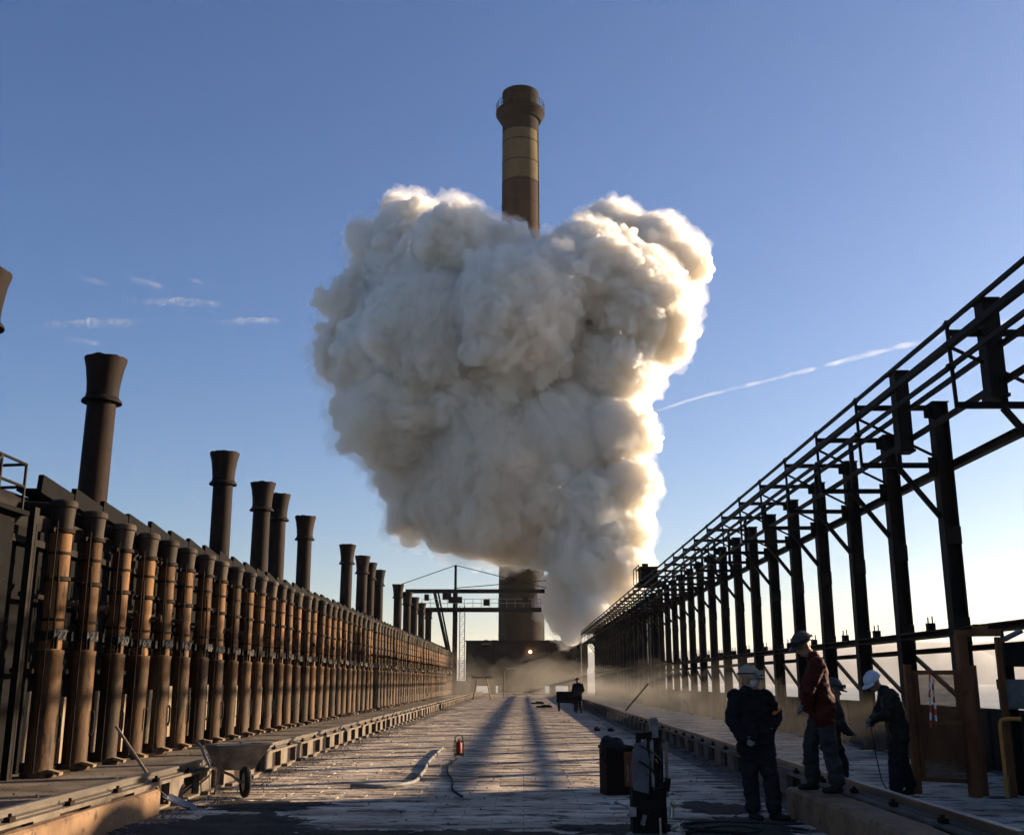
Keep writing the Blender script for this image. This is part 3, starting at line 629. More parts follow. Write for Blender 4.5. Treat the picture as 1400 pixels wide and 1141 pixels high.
def strand(name, path, w, h, m, label, cat, group=None, seed=0):
    """a lumpy flattened tube of vapour, denser along its core"""
    nn = 90; pts = [Vector(p) for p in path]; vs_, th, fs = [], [], []; ns = 10; c0 = pts[0]
    for i in range(nn+1):
        t = i/nn*(len(pts)-1); k = min(int(t), len(pts)-2); p = pts[k].lerp(pts[k+1], t-k)
        ax = (pts[k+1]-pts[k]).normalized(); side = ax.cross(Vector((0,0,1))).normalized(); up = side.cross(ax)
        taper = math.sin(math.pi*min(1, max(0, i/nn)))**.35; s_ = taper*(.65+.6*abs(mnoise.noise((i*.13, seed, 1)))+.3*mnoise.noise((i*.5, seed, 2)))
        p = p+up*h*.3*mnoise.noise((i*.09, seed, 7))
        for ring in (1.0, .55):
            for j in range(ns):
                an = 2*math.pi*j/ns; vs_.append(p+(side*math.cos(an)*w+up*math.sin(an)*h)*s_*ring-c0); th.append(0.0 if ring == 1.0 else .0)
    # closed outer skin only, thickness by height on the ring so that the rim fades out
    V, T, Fq = [], [], []
    for i in range(nn+1):
        for j in range(ns):
            V.append(vs_[i*ns*2+j]); an = 2*math.pi*j/ns; T.append((abs(math.cos(an)))**1.5*math.sin(math.pi*i/nn)**.6)
    for i in range(nn):
        for j in range(ns): Fq.append((i*ns+j, i*ns+(j+1) % ns, (i+1)*ns+(j+1) % ns, (i+1)*ns+j))
    me = bpy.data.meshes.new(name); me.from_pydata(V, [], Fq); me.materials.append(m); me.shade_smooth()
    at = me.attributes.new('thick', 'FLOAT', 'POINT'); at.data.foreach_set('value', T)
    return tag(obj(name, me, None, c0), label, cat, group)
strand('contrail', [far(880,566,4600), far(960,541,4500), far(1080,512,4400), far(1200,480,4300), far(1300,456,4200), far(1440,425,4100), far(1620,385,4000)], 19, 13, cm1, 'long thin white contrail rising to the right beside the steam', 'contrail')
for k, (u0, v0, u1, v1, w, h, lb) in enumerate([
  (40,444,222,441,50,22,'longest flat wisp of white cloud above the nearest stack'),
  (180,412,312,416,45,18,'curled wisp of cloud, second from the top at left'),
  (112,383,150,388,24,14,'tiny faint wisp of cloud at upper left end'),
  (178,380,225,395,30,18,'small hooked wisp of cloud at the top of the group'),
  (258,382,284,390,20,12,'faintest little wisp of cloud, right of the hooked one'),
  (295,441,385,438,36,14,'short double wisp of cloud near the left side of the steam'),
  (85,464,140,470,30,12,'faint wisp of cloud just below the longest wisp')]):
    strand('cirrus_cloud', [far(u0,v0,5000), far((u0+u1)/2,(v0+v1)/2-2,5000), far(u1,v1,5000)], w, h, cm2, lb, 'cloud', 'thin clouds at left', seed=k*3.3)

# ------------------------------------------------------------------ people
def capsule(b, p0, p1, r0, r1, sc=None, n=14):
    """tapered capsule; sc = (axis, factor) squashes it along an axis"""
    p0, p1 = Vector(p0), Vector(p1); d = p1-p0
    ax = d.normalized() if d.length > 1e-5 else Vector((0,0,1))
    u = Vector((0,0,1)) if abs(ax.z) < .9 else Vector((1,0,0)); a = ax.cross(u).normalized(); c = ax.cross(a)
    rings = [(p0-ax*r0*math.cos(t), r0*math.sin(t)) for t in np.linspace(.12, math.pi/2, 5)]+[(p1+ax*r1*math.sin(t), r1*math.cos(t)) for t in np.linspace(0, math.pi/2-.12, 5)]
    mid = (p0+p1)/2; V = []
    for (q, r) in rings:
        for k in range(n):
            an = 2*math.pi*k/n; V.append(q+(a*math.cos(an)+c*math.sin(an))*r)
    if sc:
        s_ax, f = Vector(sc[0]), sc[1]; V = [v+s_ax*((v-mid).dot(s_ax)*(f-1)) for v in V]
    m = len(rings); F_ = [(i*n+k, i*n+(k+1) % n, (i+1)*n+(k+1) % n, (i+1)*n+k) for i in range(m-1) for k in range(n)]
    F_ += [tuple(reversed(range(n))), tuple((m-1)*n+k for k in range(n))]
    b.add(V, F_)
def person(loc, J, face, mats, label, helmet, seed, mask=False, bands=None, voxel=.011, hips=None, bulk=1.0):
    V3 = Vector; t = empty('person', loc); tag(t, label, 'person', 'workers on the deck')
    J = {k: V3(v) for k, v in J.items()}; face = V3(face).normalized(); b = MB(); reg = []
    def cap(p0, p1, r0, r1, region, sc=None):
        capsule(b, p0, p1, r0, r1, sc); reg.append((V3(p0), V3(p1), (r0+r1)/2, region))
    lat = (J['sh_b']-J['sh_a']); lat.z = 0; lat.normalize(); fwd = V3((0,0,1)).cross(lat).normalized()
    if fwd.dot(face) < 0: fwd = -fwd
    ch, pe = J['chest'], J['pelvis']; bk = bulk
    sq = (fwd, .80)
    for s in (-1, 0, 1):
        o1 = lat*(.085*s); o0 = lat*(.085*s)
        cap(pe+o0, ch+o1, .128*bk, .132*bk, 'top', sq)
    # jacket skirt
    hem = pe+V3((0,0,-.17))
    for s in (-1, 1): cap(pe+lat*.075*s, hem+lat*.10*s, .135*bk, .125*bk, 'top', (fwd, .92))
    cap(J['sh_a'], ch+V3((0,0,.02)), .082*bk, .12*bk, 'top'); cap(J['sh_b'], ch+V3((0,0,.02)), .082*bk, .12*bk, 'top')
    for k in 'ab':
        cap(J['sh_'+k], J['el_'+k], .080*bk, .066*bk, 'top'); cap(J['el_'+k], J['wr_'+k], .064*bk, .050*bk, 'top')
        hd = (J['hd_'+k]-J['wr_'+k]).normalized(); w = J['wr_'+k]; pn = hd.cross(lat if abs(hd.dot(lat)) < .8 else fwd).normalized(); sd = pn.cross(hd).normalized()
        cap(w, w+hd*.075, .030, .036, 'hand', (pn, .6))
        for j, ln in enumerate((.062,.075,.070,.055)):
            q0 = w+hd*.085+sd*(.033-.022*j); q1 = q0+hd*ln*.5+pn*.004; q2 = q1+(hd*.6+pn*.6).normalized()*ln*.55
            cap(q0, q1, .0115, .0105, 'hand'); cap(q1, q2, .0105, .0095, 'hand')
        q0 = w+hd*.03+sd*.035; cap(q0, q0+(hd*.7+sd*.6+pn*.3).normalized()*.055, .014, .011, 'hand')
        hp = pe+lat*(.095 if k == 'b' else -.095)+V3((0,0,-.04))
        cap(hp, J['kn_'+k], .110*bk, .084*bk, 'legs'); cap(J['kn_'+k], J['an_'+k]+V3((0,0,.07)), .082*bk, .080*bk, 'legs')
        an = J['an_'+k]; td = J.get('td_'+k, fwd).normalized()
        cap(an+V3((0,0,.06)), an+V3((0,0,-.01)), .058, .054, 'boot'); cap(an+V3((0,0,-.03)), an+td*.16+V3((0,0,-.045)), .052, .042, 'boot', ((0,0,1), .85))
        cap(an-td*.03+V3((0,0,-.045)), an+td*.10+V3((0,0,-.05)), .048, .046, 'boot', ((0,0,1), .75))
    hd_ = J['head']; up = (hd_-J['neck']).normalized(); up = (up+V3((0,0,.6))).normalized(); fl = face.cross(up).normalized(); ff = up.cross(fl).normalized()
    if ff.dot(face) < 0: ff = -ff
    cap(J['neck']-up*.05, hd_-up*.05, .062, .058, 'skin')
    cap(hd_+up*.015, hd_+up*.035, .098, .094, 'skin', (fl, .82)); cap(hd_-up*.06+ff*.03, hd_-up*.085+ff*.055, .062, .042, 'skin', (fl, .9))
    cap(hd_+ff*.092-up*.01, hd_+ff*.112-up*.035, .012, .017, 'skin'); cap(hd_+ff*.083+up*.028-fl*.035, hd_+ff*.083+up*.028+fl*.035, .018, .018, 'skin')
    for s in (-1, 1): cap(hd_+fl*.079*s-up*.0, hd_+fl*.083*s-up*.04, .02, .014, 'skin', (fl, .5))
    cap(hd_+ff*.092-up*.065-fl*.018, hd_+ff*.092-up*.065+fl*.018, .010, .010, 'skin')
    # collar
    cap(J['neck']-up*.03-lat*.05, J['neck']-up*.03+lat*.05, .075*bk, .075*bk, 'top')
    me = bpy.data.meshes.new('p'); me.from_pydata(b.v, [], b.f)
    me = remesh(me, voxel, 3, 'person_body')
    n = len(me.vertices); co = np.empty(n*3); me.vertices.foreach_get('co', co); co = co.reshape(-1,3); nr = np.empty(n*3); me.vertices.foreach_get('normal', nr); nr = nr.reshape(-1,3)
    def region(P):
        best = np.full(len(P), 9.0); idx = np.zeros(len(P), int)
        for i, (a, c, r, g) in enumerate(reg):
            a_, c_ = np.array(a), np.array(c); d = c_-a_; L2 = max(d@d, 1e-9); tt = np.clip(((P-a_)@d)/L2, 0, 1); q = np.linalg.norm(P-a_-tt[:,None]*d, axis=1)-r
            k = q < best; best[k] = q[k]; idx[k] = i
        return np.array([reg[i][3] for i in idx])
    rv = region(co)
    for i in range(n):
        if rv[i] in ('top', 'legs'):
            p = Vector(co[i])*1.0; q = Vector((p.x*7, p.y*7, p.z*13+seed*5)); d = .024*mnoise.noise(q*.8)+.013*mnoise.noise(q*2.1)+.006*(abs(mnoise.noise(Vector((p.x*5+seed, p.y*5, p.z*26))))-.2)
            co[i] += nr[i]*d
    me.vertices.foreach_set('co', co.ravel()); me.update()
    fc = np.array([p.center[:] for p in me.polygons]); rf = region(fc); order = ['top', 'legs', 'skin', 'hand', 'boot']
    me.materials.clear()
    for g in order: me.materials.append(M[mats[g]])
    me.polygons.foreach_set('material_index', np.array([order.index(g) for g in rf], dtype=np.int32)); me.shade_smooth(); me.update()
    obj('body', me, t)
    # helmet: shell, brim and ridge
    rot = Matrix((fl, ff, up)).transposed(); hc = hd_+up*.038-ff*.005; b = MB()
    prof = [(.128,-.012),(.131,.0),(.126,.03),(.112,.065),(.085,.095),(.045,.115),(.005,.121)]
    nl = 26
    vs0 = len(b.v); b.lathe(prof, nl, (0,0,0), close=True)
    b.v = [tuple(hc+rot @ Vector((x*.90, y*(1.08), z))) for x, y, z in b.v]
    br = [];  # peak over the face
    for k in range(9):
        a = math.pi*(.14+.72*k/8); br.append((.90*.126*math.cos(a), 1.08*.126*math.sin(a), .0, .175*math.cos(a)*.82, .205*math.sin(a), -.022))
    o0 = len(b.v)
    for q in br:
        for z_ in (0, -.008): b.v += [tuple(hc+rot @ Vector((q[0], q[1], q[2]+z_))), tuple(hc+rot @ Vector((q[3], q[4], q[5]+z_)))]
    for k in range(8):
        a = o0+k*4; c = a+4; b.f += [(a, a+1, c+1, c), (a+2, c+2, c+3, a+3), (a+1, a+3, c+3, c+1)]
    h = b.build('helmet', M[helmet], t, smooth=50)
    rg = MB().tube([hc+rot @ Vector((0, 1.08*.118*math.cos(a), .126*math.sin(a)+.0)) for a in np.linspace(.25, 2.9, 9)], .012, 6); rg.build('ridge', M[helmet], h)
    if helmet != 'helm_white':
        MB().tube([hc+rot @ Vector((.90*.134*math.cos(a), 1.08*.134*math.sin(a), .022)) for a in np.linspace(0, 2*math.pi, 24, endpoint=False)], .009, 6, closed=True).build('goggle_strap', M['rubber'], h)
        MB().mesh
        g = MB().box(hc+rot @ Vector((0,.148,.032)), (.15,.03,.05), rot).build('goggles', M['grey' if helmet == 'helm_cream' else 'rubber'], h, smooth=0)
    if mask:
        q = hd_+ff*.075-up*.045; b = MB(); b.lathe([(.062,-.03),(.060,.0),(.048,.028),(.02,.045),(.002,.047)], 16, (0,0,0)); rm = Matrix((fl, up, ff)).transposed()
        b.v = [tuple(q+rm @ Vector((x, y*1.05, z))) for x, y, z in b.v]; mk = b.build('dust_mask', M['mask'], t, smooth=60)
        MB().cyl(q+ff*.03-up*.02, q+ff*.055-up*.025, .016, n=10).build('valve', M['grey'], mk)
    for (p, q, r, m_) in (bands or []):
        p, q = Vector(p), Vector(q); MB().cyl(p, q, r, n=16, caps=False).build('reflective_band', M[m_], t)
    return t
stdm = dict(top='c_black', legs='c_dark', skin='skin', hand='glove', boot='boot')
# 1: cream helmet and dust mask, hands on hips
person((2.82,13.49,0), dict(head=(-.05,0,1.645), neck=(-.05,0,1.50), chest=(-.05,.02,1.27), pelvis=(0,.02,1.02),
  sh_a=(-.24,-.04,1.43), el_a=(-.30,-.10,1.15), wr_a=(-.20,-.16,.95), hd_a=(-.12,-.17,.90),
  sh_b=(.14,.05,1.43), el_b=(.30,.12,1.22), wr_b=(.19,.0,1.06), hd_b=(.12,-.05,1.03),
  kn_a=(-.10,.0,.53), an_a=(-.08,.0,.10), kn_b=(.13,-.04,.53), an_b=(.16,-.06,.10), td_a=Vector((.3,-.9,0)), td_b=Vector((.75,-.6,0))), (.75,-.62,-.05), stdm,
  'worker in cream helmet and white dust mask, hand on hip beside the kerb', 'helm_cream', 1, mask=True, bulk=1.20,
  bands=[((.245,.095,1.302),(.275,.11,1.262),.079,'hivis'), ((.20,.075,1.375),(.215,.085,1.352),.086,'hivis'), ((-.278,-.075,1.262),(-.288,-.085,1.235),.080,'silver')])
# 2: red jacket on the kerb
person((3.53,13.13,.335), dict(head=(-.17,-.02,1.70), neck=(-.07,0,1.58), chest=(-.02,.02,1.34), pelvis=(.03,.02,1.04),
  sh_a=(-.06,-.19,1.47), el_a=(-.20,-.24,1.17), wr_a=(-.19,-.12,.98), hd_a=(-.25,-.06,.95),
  sh_b=(.02,.21,1.47), el_b=(-.10,.25,1.18), wr_b=(-.17,.10,1.00), hd_b=(-.24,.04,.97),
  kn_a=(.04,-.08,.55), an_a=(.10,-.09,.10), kn_b=(-.10,.20,.55), an_b=(-.06,.34,.10), td_a=Vector((-.95,-.3,0)), td_b=Vector((-.95,-.2,0))), (-.94,-.30,-.18),
  dict(stdm, top='c_red', legs='c_grey'), 'worker in red jacket and grey trousers standing on the kerb', 'helm_dark', 2, bulk=1.16)
# 3: mostly hidden behind the red jacket
person((4.24,15.2,0), dict(head=(.02,0,1.50), neck=(-.02,0,1.38), chest=(-.02,0,1.18), pelvis=(-.06,0,.93),
  sh_a=(-.04,.19,1.30), el_a=(.06,.22,1.03), wr_a=(.17,.12,.95), hd_a=(.24,.06,.95),
  sh_b=(-.02,-.19,1.30), el_b=(.06,-.20,1.02), wr_b=(.17,-.12,.93), hd_b=(.24,-.06,.92),
  kn_a=(.02,.12,.50), an_a=(-.04,.12,.10), kn_b=(.06,-.10,.50), an_b=(.0,-.12,.10)), (.85,-.1,-.5),
  dict(stdm, top='c_olive'), 'worker in dark clothes half hidden behind the red jacket', 'helm_dark', 3)
# 4: white helmet, bowed
person((5.36,16.2,0), dict(head=(-.22,-.03,1.60), neck=(-.09,0,1.51), chest=(.02,0,1.28), pelvis=(.08,0,1.0),
  sh_a=(-.04,-.20,1.42), el_a=(-.16,-.27,1.16), wr_a=(-.27,-.14,1.08), hd_a=(-.34,-.08,1.06),
  sh_b=(.0,.20,1.42), el_b=(-.12,.25,1.13), wr_b=(-.26,.10,1.03), hd_b=(-.33,.05,1.0),
  kn_a=(-.02,-.10,.53), an_a=(-.04,-.12,.10), kn_b=(.14,.12,.53), an_b=(.24,.14,.10), td_a=Vector((-.9,-.4,0)), td_b=Vector((-.8,-.5,0))), (-.82,-.25,-.5),
  dict(stdm, top='c_olive'), 'worker in white helmet bowing over his hands behind the rail', 'helm_white', 4, bulk=1.2,
  bands=None)
# 5: far away, seen from behind
person((2.81,56.2,0), dict(head=(-.02,.04,1.62), neck=(0,.02,1.48), chest=(0,.0,1.26), pelvis=(0,0,.98),
  sh_a=(-.20,0,1.40), el_a=(-.27,.08,1.12), wr_a=(-.16,.24,1.02), hd_a=(-.08,.30,1.02),
  sh_b=(.20,0,1.40), el_b=(.27,.08,1.12), wr_b=(.16,.24,1.02), hd_b=(.08,.30,1.02),
  kn_a=(-.10,.02,.52), an_a=(-.11,.0,.10), kn_b=(.10,.02,.52), an_b=(.13,.0,.10)), (0,1,-.2),
  stdm, 'distant worker seen from behind near a small cart on the deck', 'helm_dark', 5, voxel=.016)

# ------------------------------------------------------------------ small things on the deck
def gpt(u, v, z=0.0):
    a = (570.5-v)/1459; b = (u-700)/1459; dz = _sp+a*_cp; dy = _cp-a*_sp; t = (z-EYE)/dz
    return Vector((t*(b*math.cos(YAW)-dy*math.sin(YAW)), t*(b*math.sin(YAW)+dy*math.cos(YAW)), z))
# wheelbarrow
wb = empty('wheelbarrow', (-4.26, 16.5, .012), R(-62)); wb.scale = (1.08,1.08,1.08); tag(wb, 'steel wheelbarrow with a black tyre beside the crane rail', 'wheelbarrow')
tp = [(-.46,-.33,.62),(.50,-.36,.66),(.50,.36,.66),(-.46,.33,.62)]; bt = [(-.30,-.22,.34),(.22,-.20,.32),(.22,.20,.32),(-.30,.22,.34)]
inn = [(x*.97, y*.96, z-.004) for x, y, z in tp]; inb = [(x*.95, y*.94, z+.012) for x, y, z in bt]
MB().add(tp+bt+inn+inb, [(4,7,6,5),(0,4,5,1),(1,5,6,2),(2,6,7,3),(3,7,4,0),(0,1,9,8),(1,2,10,9),(2,3,11,10),(3,0,8,11),(8,9,13,12),(9,10,14,13),(10,11,15,14),(11,8,12,15),(12,13,14,15)]).build('tray', M['tray'], wb, smooth=0)
MB().tube(tp, .014, 6, closed=True).build('tray_rim', M['galv'], wb)
for s in (-1, 1):
    MB().tube([(-1.02,s*.30,.62),(-.85,s*.30,.58),(-.40,s*.25,.33),(.30,s*.10,.26),(.62,s*.07,.20)], .019, 8).build('handle', M['galv'], wb)
    MB().tube([(-.40,s*.25,.32),(-.48,s*.25,.02),(-.40,s*.25,.0),(-.14,s*.22,.0),(-.05,s*.19,.30)], .015, 8).build('leg', M['galv'], wb)
wh = MB().tube([(.62+.155*math.cos(a), 0, .20+.155*math.sin(a)) for a in np.linspace(0, 2*math.pi, 28, endpoint=False)], .045, 10, closed=True).build('tyre', M['rubber'], wb)
MB().cyl((.62,-.025,.20), (.62,.025,.20), .12, n=20).cyl((.62,-.09,.20), (.62,.09,.20), .015, n=8).build('wheel_rim', M['galv'], wb)
# shovel
sh = empty('shovel', (0,0,0)); tag(sh, 'long-handled shovel leaning on the rail, blade on the ground', 'shovel')
h0, h1 = Vector((-5.52,15.0,1.02)), Vector((-4.66,14.62,.11))
MB().cyl(h0, h1, .019, .023, n=10).build('handle', M['wood'], sh)
d = (Vector((-4.22,14.42,.02))-h1); sd_ = d.cross(Vector((0,0,1))).normalized(); V = []; rows = 7; colsn = 7
for thick in (0, -.004):
    for i in range(rows):
        t = i/(rows-1); w_ = .125*(.75+.25*min(1, t*3))*(1 if t < .75 else 1-.45*((t-.75)/.25)**1.6)
        for j in range(colsn):
            s_ = j/(colsn-1)*2-1; q = h1+d*t+sd_*w_*s_; q.z = max(q.z, .022)+.030*s_*s_+thick+ (.05*(1-t)**2); V.append(q)
F_ = []
for k in range(2):
    o = k*rows*colsn
    for i in range(rows-1):
        for j in range(colsn-1):
            f = (o+i*colsn+j, o+i*colsn+j+1, o+(i+1)*colsn+j+1, o+(i+1)*colsn+j); F_.append(f if k == 0 else f[::-1])
MB().add(V, F_).build('blade', M['galv'], sh, smooth=60)
MB().cyl(h1-(h1-h0).normalized()*.16, h1+d*.08+Vector((0,0,.03)), .022, .026, n=10).build('socket', M['galv'], sh)
# red canister in a black frame
la = empty('gas_canister', (-1.40,24.26,.02), .3); tag(la, 'small red canister in a black carrying frame on the deck', 'canister')
MB().lathe([(.05,.06),(.065,.08),(.065,.27),(.045,.31),(.02,.33),(.02,.36)], 16).build('bottle', M['red'], la)
b = MB()
for x in (-.085,.085):
    for y in (-.075,.075): b.cyl((x,y,0), (x,y,.32), .011, n=6)
    b.tube([(x,-.075,.32),(x,.075,.32)], .011, 6)
b.tube([(-.085,0,.32),(-.085,0,.40),(-.05,0,.44),(.05,0,.44),(.085,0,.40),(.085,0,.32)], .013, 6); b.mm((-.09,-.08,.03), (.09,.08,.055)); b.build('carrying_frame', M['rubber'], la)
# hoses
def hose(name, pts, r, m_, label, jit=.03, seed=0):
    P = [Vector(p) for p in pts]; out = []
    for i in range(len(P)-1):
        for k in range(8):
            t = k/8; a, b_, c, d_ = P[max(i-1,0)], P[i], P[i+1], P[min(i+2,len(P)-1)]
            q = .5*((2*b_)+(-a+c)*t+(2*a-5*b_+4*c-d_)*t*t+(-a+3*b_-3*c+d_)*t**3)
            out.append((q.x+jit*mnoise.noise((i+t, seed, 0)), q.y+jit*mnoise.noise((i+t, seed, 5)), q.z))
    out.append(tuple(P[-1])); return tag(MB().tube(out, r, 8).build(name, M[m_], smooth=60), label, 'hose')
hose('hose', [gpt(*p, .045) for p in [(480,1073),(520,1074),(563,1069),(578,1055),(585,1042),(605,1022)]], .032, 'grey', 'pale kinked hose lying on the lit deck beside the red canister')
hose('hose', [gpt(*p, .03) for p in [(625,1036),(613,1048),(618,1065),(620,1080),(632,1088)]], .016, 'rubber', 'thin black hose trailing from the red canister', .06, 3)
hose('hose', [(1.75,12.2,.03),(2.0,12.6,.03),(2.35,12.75,.03),(2.6,12.5,.03),(2.4,12.2,.03),(2.0,12.25,.05),(1.8,12.9,.03),(2.2,13.1,.03),(2.9,12.9,.03)], .02, 'rubber', 'black hose coiled on the ground behind the jacking machine', .08, 5)
tag(MB().tube([(5.03,16.12,1.05),(5.05,16.05,.6),(5.09,16.0,.25),(5.15,15.8,.03),(5.2,15.3,.03)], .008, 6).build('thin_cable', M['rubber']), 'thin dark cable hanging from the bowed worker\'s hands', 'cable')
# rubbish bin with black bag
bn = empty('waste_bin', (1.37,16.5,.012), .2); tag(bn, 'dark upright waste bin with a black bag bulging over its rim', 'bin')
MB().mm((-.20,-.20,.0), (.20,.20,.02)).mm((-.20,-.20,.02), (-.185,.20,.66)).mm((.185,-.20,.02), (.20,.20,.66)).mm((-.185,.185,.02), (.185,.20,.66)).mm((-.185,-.20,.02), (.185,-.185,.66)).mm((-.215,-.215,.64), (-.2,.215,.68)).mm((.2,-.215,.64), (.215,.215,.68)).build('body', M['sootrust'], bn, smooth=0)
S_ = [(pr_.uniform(-.13,.09), pr_.uniform(-.13,.13), pr_.uniform(.58,.74), pr_.uniform(.07,.12)) for _ in range(14)]+[(-.19,pr_.uniform(-.15,.1),.55,.05),(-.2,-.1,.48,.04)]
bag = remesh(spheres_mesh(S_, 'bag'), .02, 2, 'bag'); bag.materials.append(M['rubber']); bag.shade_smooth(); obj('rubbish_bag', bag, bn)
MB().mm((.06,-.222,.12), (.20,-.203,.60)).build('side_door', M['orange'], bn, smooth=0); MB().mm((.10,-.232,.20), (.115,-.222,.42)).build('door_bar', M['galv'], bn, smooth=0)
# jacking machine
jm = empty('jacking_machine', (1.34,11.85,.012), .05); tag(jm, 'upright black and grey machine with levers at the bottom of the view', 'machine')
MB().lathe([(.27,0),(.27,.05),(.24,.07)], 28).build('base_disc', M['tray'], jm)
MB().add([(-.19,-.06,.50),(-.03,-.06,.46),(-.01,-.06,.80),(-.05,-.06,.99),(-.17,-.06,.96),(-.20,-.06,.74)]+[(-.19,-.035,.50),(-.03,-.035,.46),(-.01,-.035,.80),(-.05,-.035,.99),(-.17,-.035,.96),(-.20,-.035,.74)], [(0,1,2,3,4,5),(11,10,9,8,7,6)]+[(i,i+6,(i+1) % 6+6,(i+1) % 6) for i in range(6)]).build('grey_shield', M['bluegrey'], jm, smooth=0)
for k in range(7):
    q = [Vector((random.uniform(-.18,.2), random.uniform(-.09,.0), random.uniform(.25,.95))) for _ in range(2)]; mid_ = (q[0]+q[1])/2+Vector((random.uniform(-.1,.14), -.1, random.uniform(-.12,.12)))
    MB().tube([q[0].lerp(mid_, t).lerp(mid_.lerp(q[1], t), t) for t in np.linspace(0,1,9)], random.uniform(.008,.014), 6).build('hydraulic_hose', M['rubber'], jm)
for k in range(9):
    MB().box((random.uniform(-.16,.19), random.uniform(-.10,-.02), random.uniform(.12,.9)), (random.uniform(.03,.09), random.uniform(.04,.08), random.uniform(.04,.12)), Matrix.Rotation(random.uniform(-.3,.3),3,'Y')).build('fitting', M[random.choice(('soot','sootrust','steel','tray'))], jm, smooth=0)
MB().mm((-.20,-.03,.06), (.16,.16,.52)).mm((-.12,-.08,.08), (.10,-.03,.40)).build('gear_housing', M['soot'], jm, smooth=0)
b = MB()
for x, r_, z in ((.0,.030,1.08),(.055,.026,1.02),(.11,.034,1.10)): b.cyl((x,.03,.3), (x+.01,.05,z), r_, n=12)
b.build('cylinder', M['rubber'], jm)
MB().cyl((.035,-.02,.5), (.03,-.01,1.0), .011, n=8).cyl((.02,-.02,.5), (.01,-.01,.98), .008, n=8).build('pale_rod', M['galv'], jm)
MB().mm((.015,.0,1.02), (.10,.10,1.21)).mm((.03,-.015,1.18), (.085,.12,1.225)).build('top_clamp', M['tray'], jm, smooth=0)
MB().bar((-.12,.0,1.03), (.12,.04,1.07), .05,.06).mm((-.14,-.03,.96), (-.09,.04,1.07)).build('cross_arm', M['soot'], jm, smooth=0)
MB().bar((.17,.0,.42), (.185,.02,.98), .028,.03).build('side_lever', M['wood'], jm, smooth=0)
MB().cyl((-.22,-.05,.32), (-.36,-.06,.37), .010, n=8).lathe([(.0,-.025),(.02,-.015),(.026,0),(.02,.015),(0,.025)], 12, (-.375,-.06,.375)).mm((-.24,-.09,.24), (-.17,-.03,.33)).build('lever', M['galv'], jm)
MB().lathe([(.0,-.04),(.03,-.03),(.042,0),(.03,.03),(0,.045)], 14, (.235,-.05,.36)).cyl((.2,-.05,.22), (.215,-.05,.33), .022, n=10).cyl((.2,-.05,.12), (.27,-.08,.16), .028, n=10).build('valve', M['brass'], jm)
MB().cyl((.06,-.20,.05), (.055,-.20,.24), .012, n=8).cyl((.33,-.1,.0), (.29,-.1,.14), .013, n=8).build('pin', M['brass'], jm)
# gate, screen, handrail, boxes at the right edge
gt = empty('mesh_gate', (5.80,16.6,0)); tag(gt, 'rusty orange mesh gate panel with red and white tape tied on', 'gate')
g0, g1 = Vector((0,0,0)), Vector((.60,-.45,0)); gd = (g1-g0).normalized()
MB().bar((0,0,0), (0,0,1.86), .10,.10).build('post', M['orange'], gt, smooth=0)
b = MB()
for z in (.22, 1.02, 1.74): b.bar(g0+Vector((0,0,z))+gd*.05, g1+Vector((0,0,z)), .05,.06)
b.bar(g0+gd*.10+Vector((0,0,.22)), g0+gd*.10+Vector((0,0,1.74)), .05,.05); b.build('frame', M['orange'], gt, smooth=0)
b = MB(); nx = 40; nz_ = 84
for i in range(nx): q = g0.lerp(g1, .16+.80*i/(nx-1)); b.bar(q+Vector((0,0,.24)), q+Vector((0,0,1.72)), .009,.006)
for j in range(nz_): z = .25+1.46*j/(nz_-1); b.bar(g0.lerp(g1,.16)+Vector((0,0,z)), g0.lerp(g1,.96)+Vector((0,0,z)), .006,.009)
tag(b.build('wire_mesh', M['orange'], gt, smooth=0), kind='stuff')
for k, (f0, zz, ln, x2) in enumerate(((.40,1.70,.75,.34),(.44,1.66,.62,.46))):
    n_ = 7
    for j in range(n_):
        p = g0.lerp(g1, f0+(x2-f0)*j/n_)+Vector((0,-.04-.01*math.sin(j*1.7),zz-ln*j/n_)); q = g0.lerp(g1, f0+(x2-f0)*(j+1)/n_)+Vector((0,-.04-.01*math.sin((j+1)*1.7),zz-ln*(j+1)/n_))
        MB().bar(p, q, .03,.004, (0,-1,.2)).build('barrier_tape', M['redtape' if (j+k) % 2 == 0 else 'whitetape'], gt, smooth=0)
df = empty('door_frame', (6.44,16.1,0)); tag(df, 'tall rusty orange doorway frame standing beside the mesh gate', 'door frame')
MB().bar((0,0,0), (0,0,2.28), .16,.14).build('jamb', M['orange'], df, smooth=0); MB().bar((.19,.12,0), (.19,.12,1.84), .14,.05).build('side_plate', M['orange'], df, smooth=0)
MB().bar((.50,-.10,0), (.50,-.10,2.24), .06,.08).build('jamb', M['orange'], df, smooth=0)
MB().bar((-.06,.02,2.30), (.55,-.12,2.30), .10,.10).build('lintel', M['orange'], df, smooth=0); MB().box((.28,-.06,2.39), (.20,.10,.07)).build('plate', M['orange'], df, smooth=0)
hr = tag(MB().tube([(6.72,15.7,.05),(6.72,15.7,1.02),(6.74,15.69,1.08),(6.80,15.67,1.10),(6.98,15.6,1.10)], .03, 10).build('handrail', M['handrail'], smooth=60), 'ochre tubular handrail hoop inside the doorway frame', 'handrail')
gb = empty('switch_box', (7.16,16.2,1.22)); tag(gb, 'grey switch box fixed to a post at the frame edge', 'switch box')
MB().mm((-.16,-.10,0), (.16,.10,.42)).build('box', M['grey'], gb, smooth=0); MB().mm((-.13,-.115,.03), (.13,-.102,.39)).build('door', M['grey'], gb, smooth=0); MB().mm((-.2,-.09,.28), (-.16,.04,.42)).build('bracket', M['orange'], gb, smooth=0)
MB().bar((.05,.16,-1.22), (.05,.16,.62), .12,.12).build('post', M['soot'], gb, smooth=0)
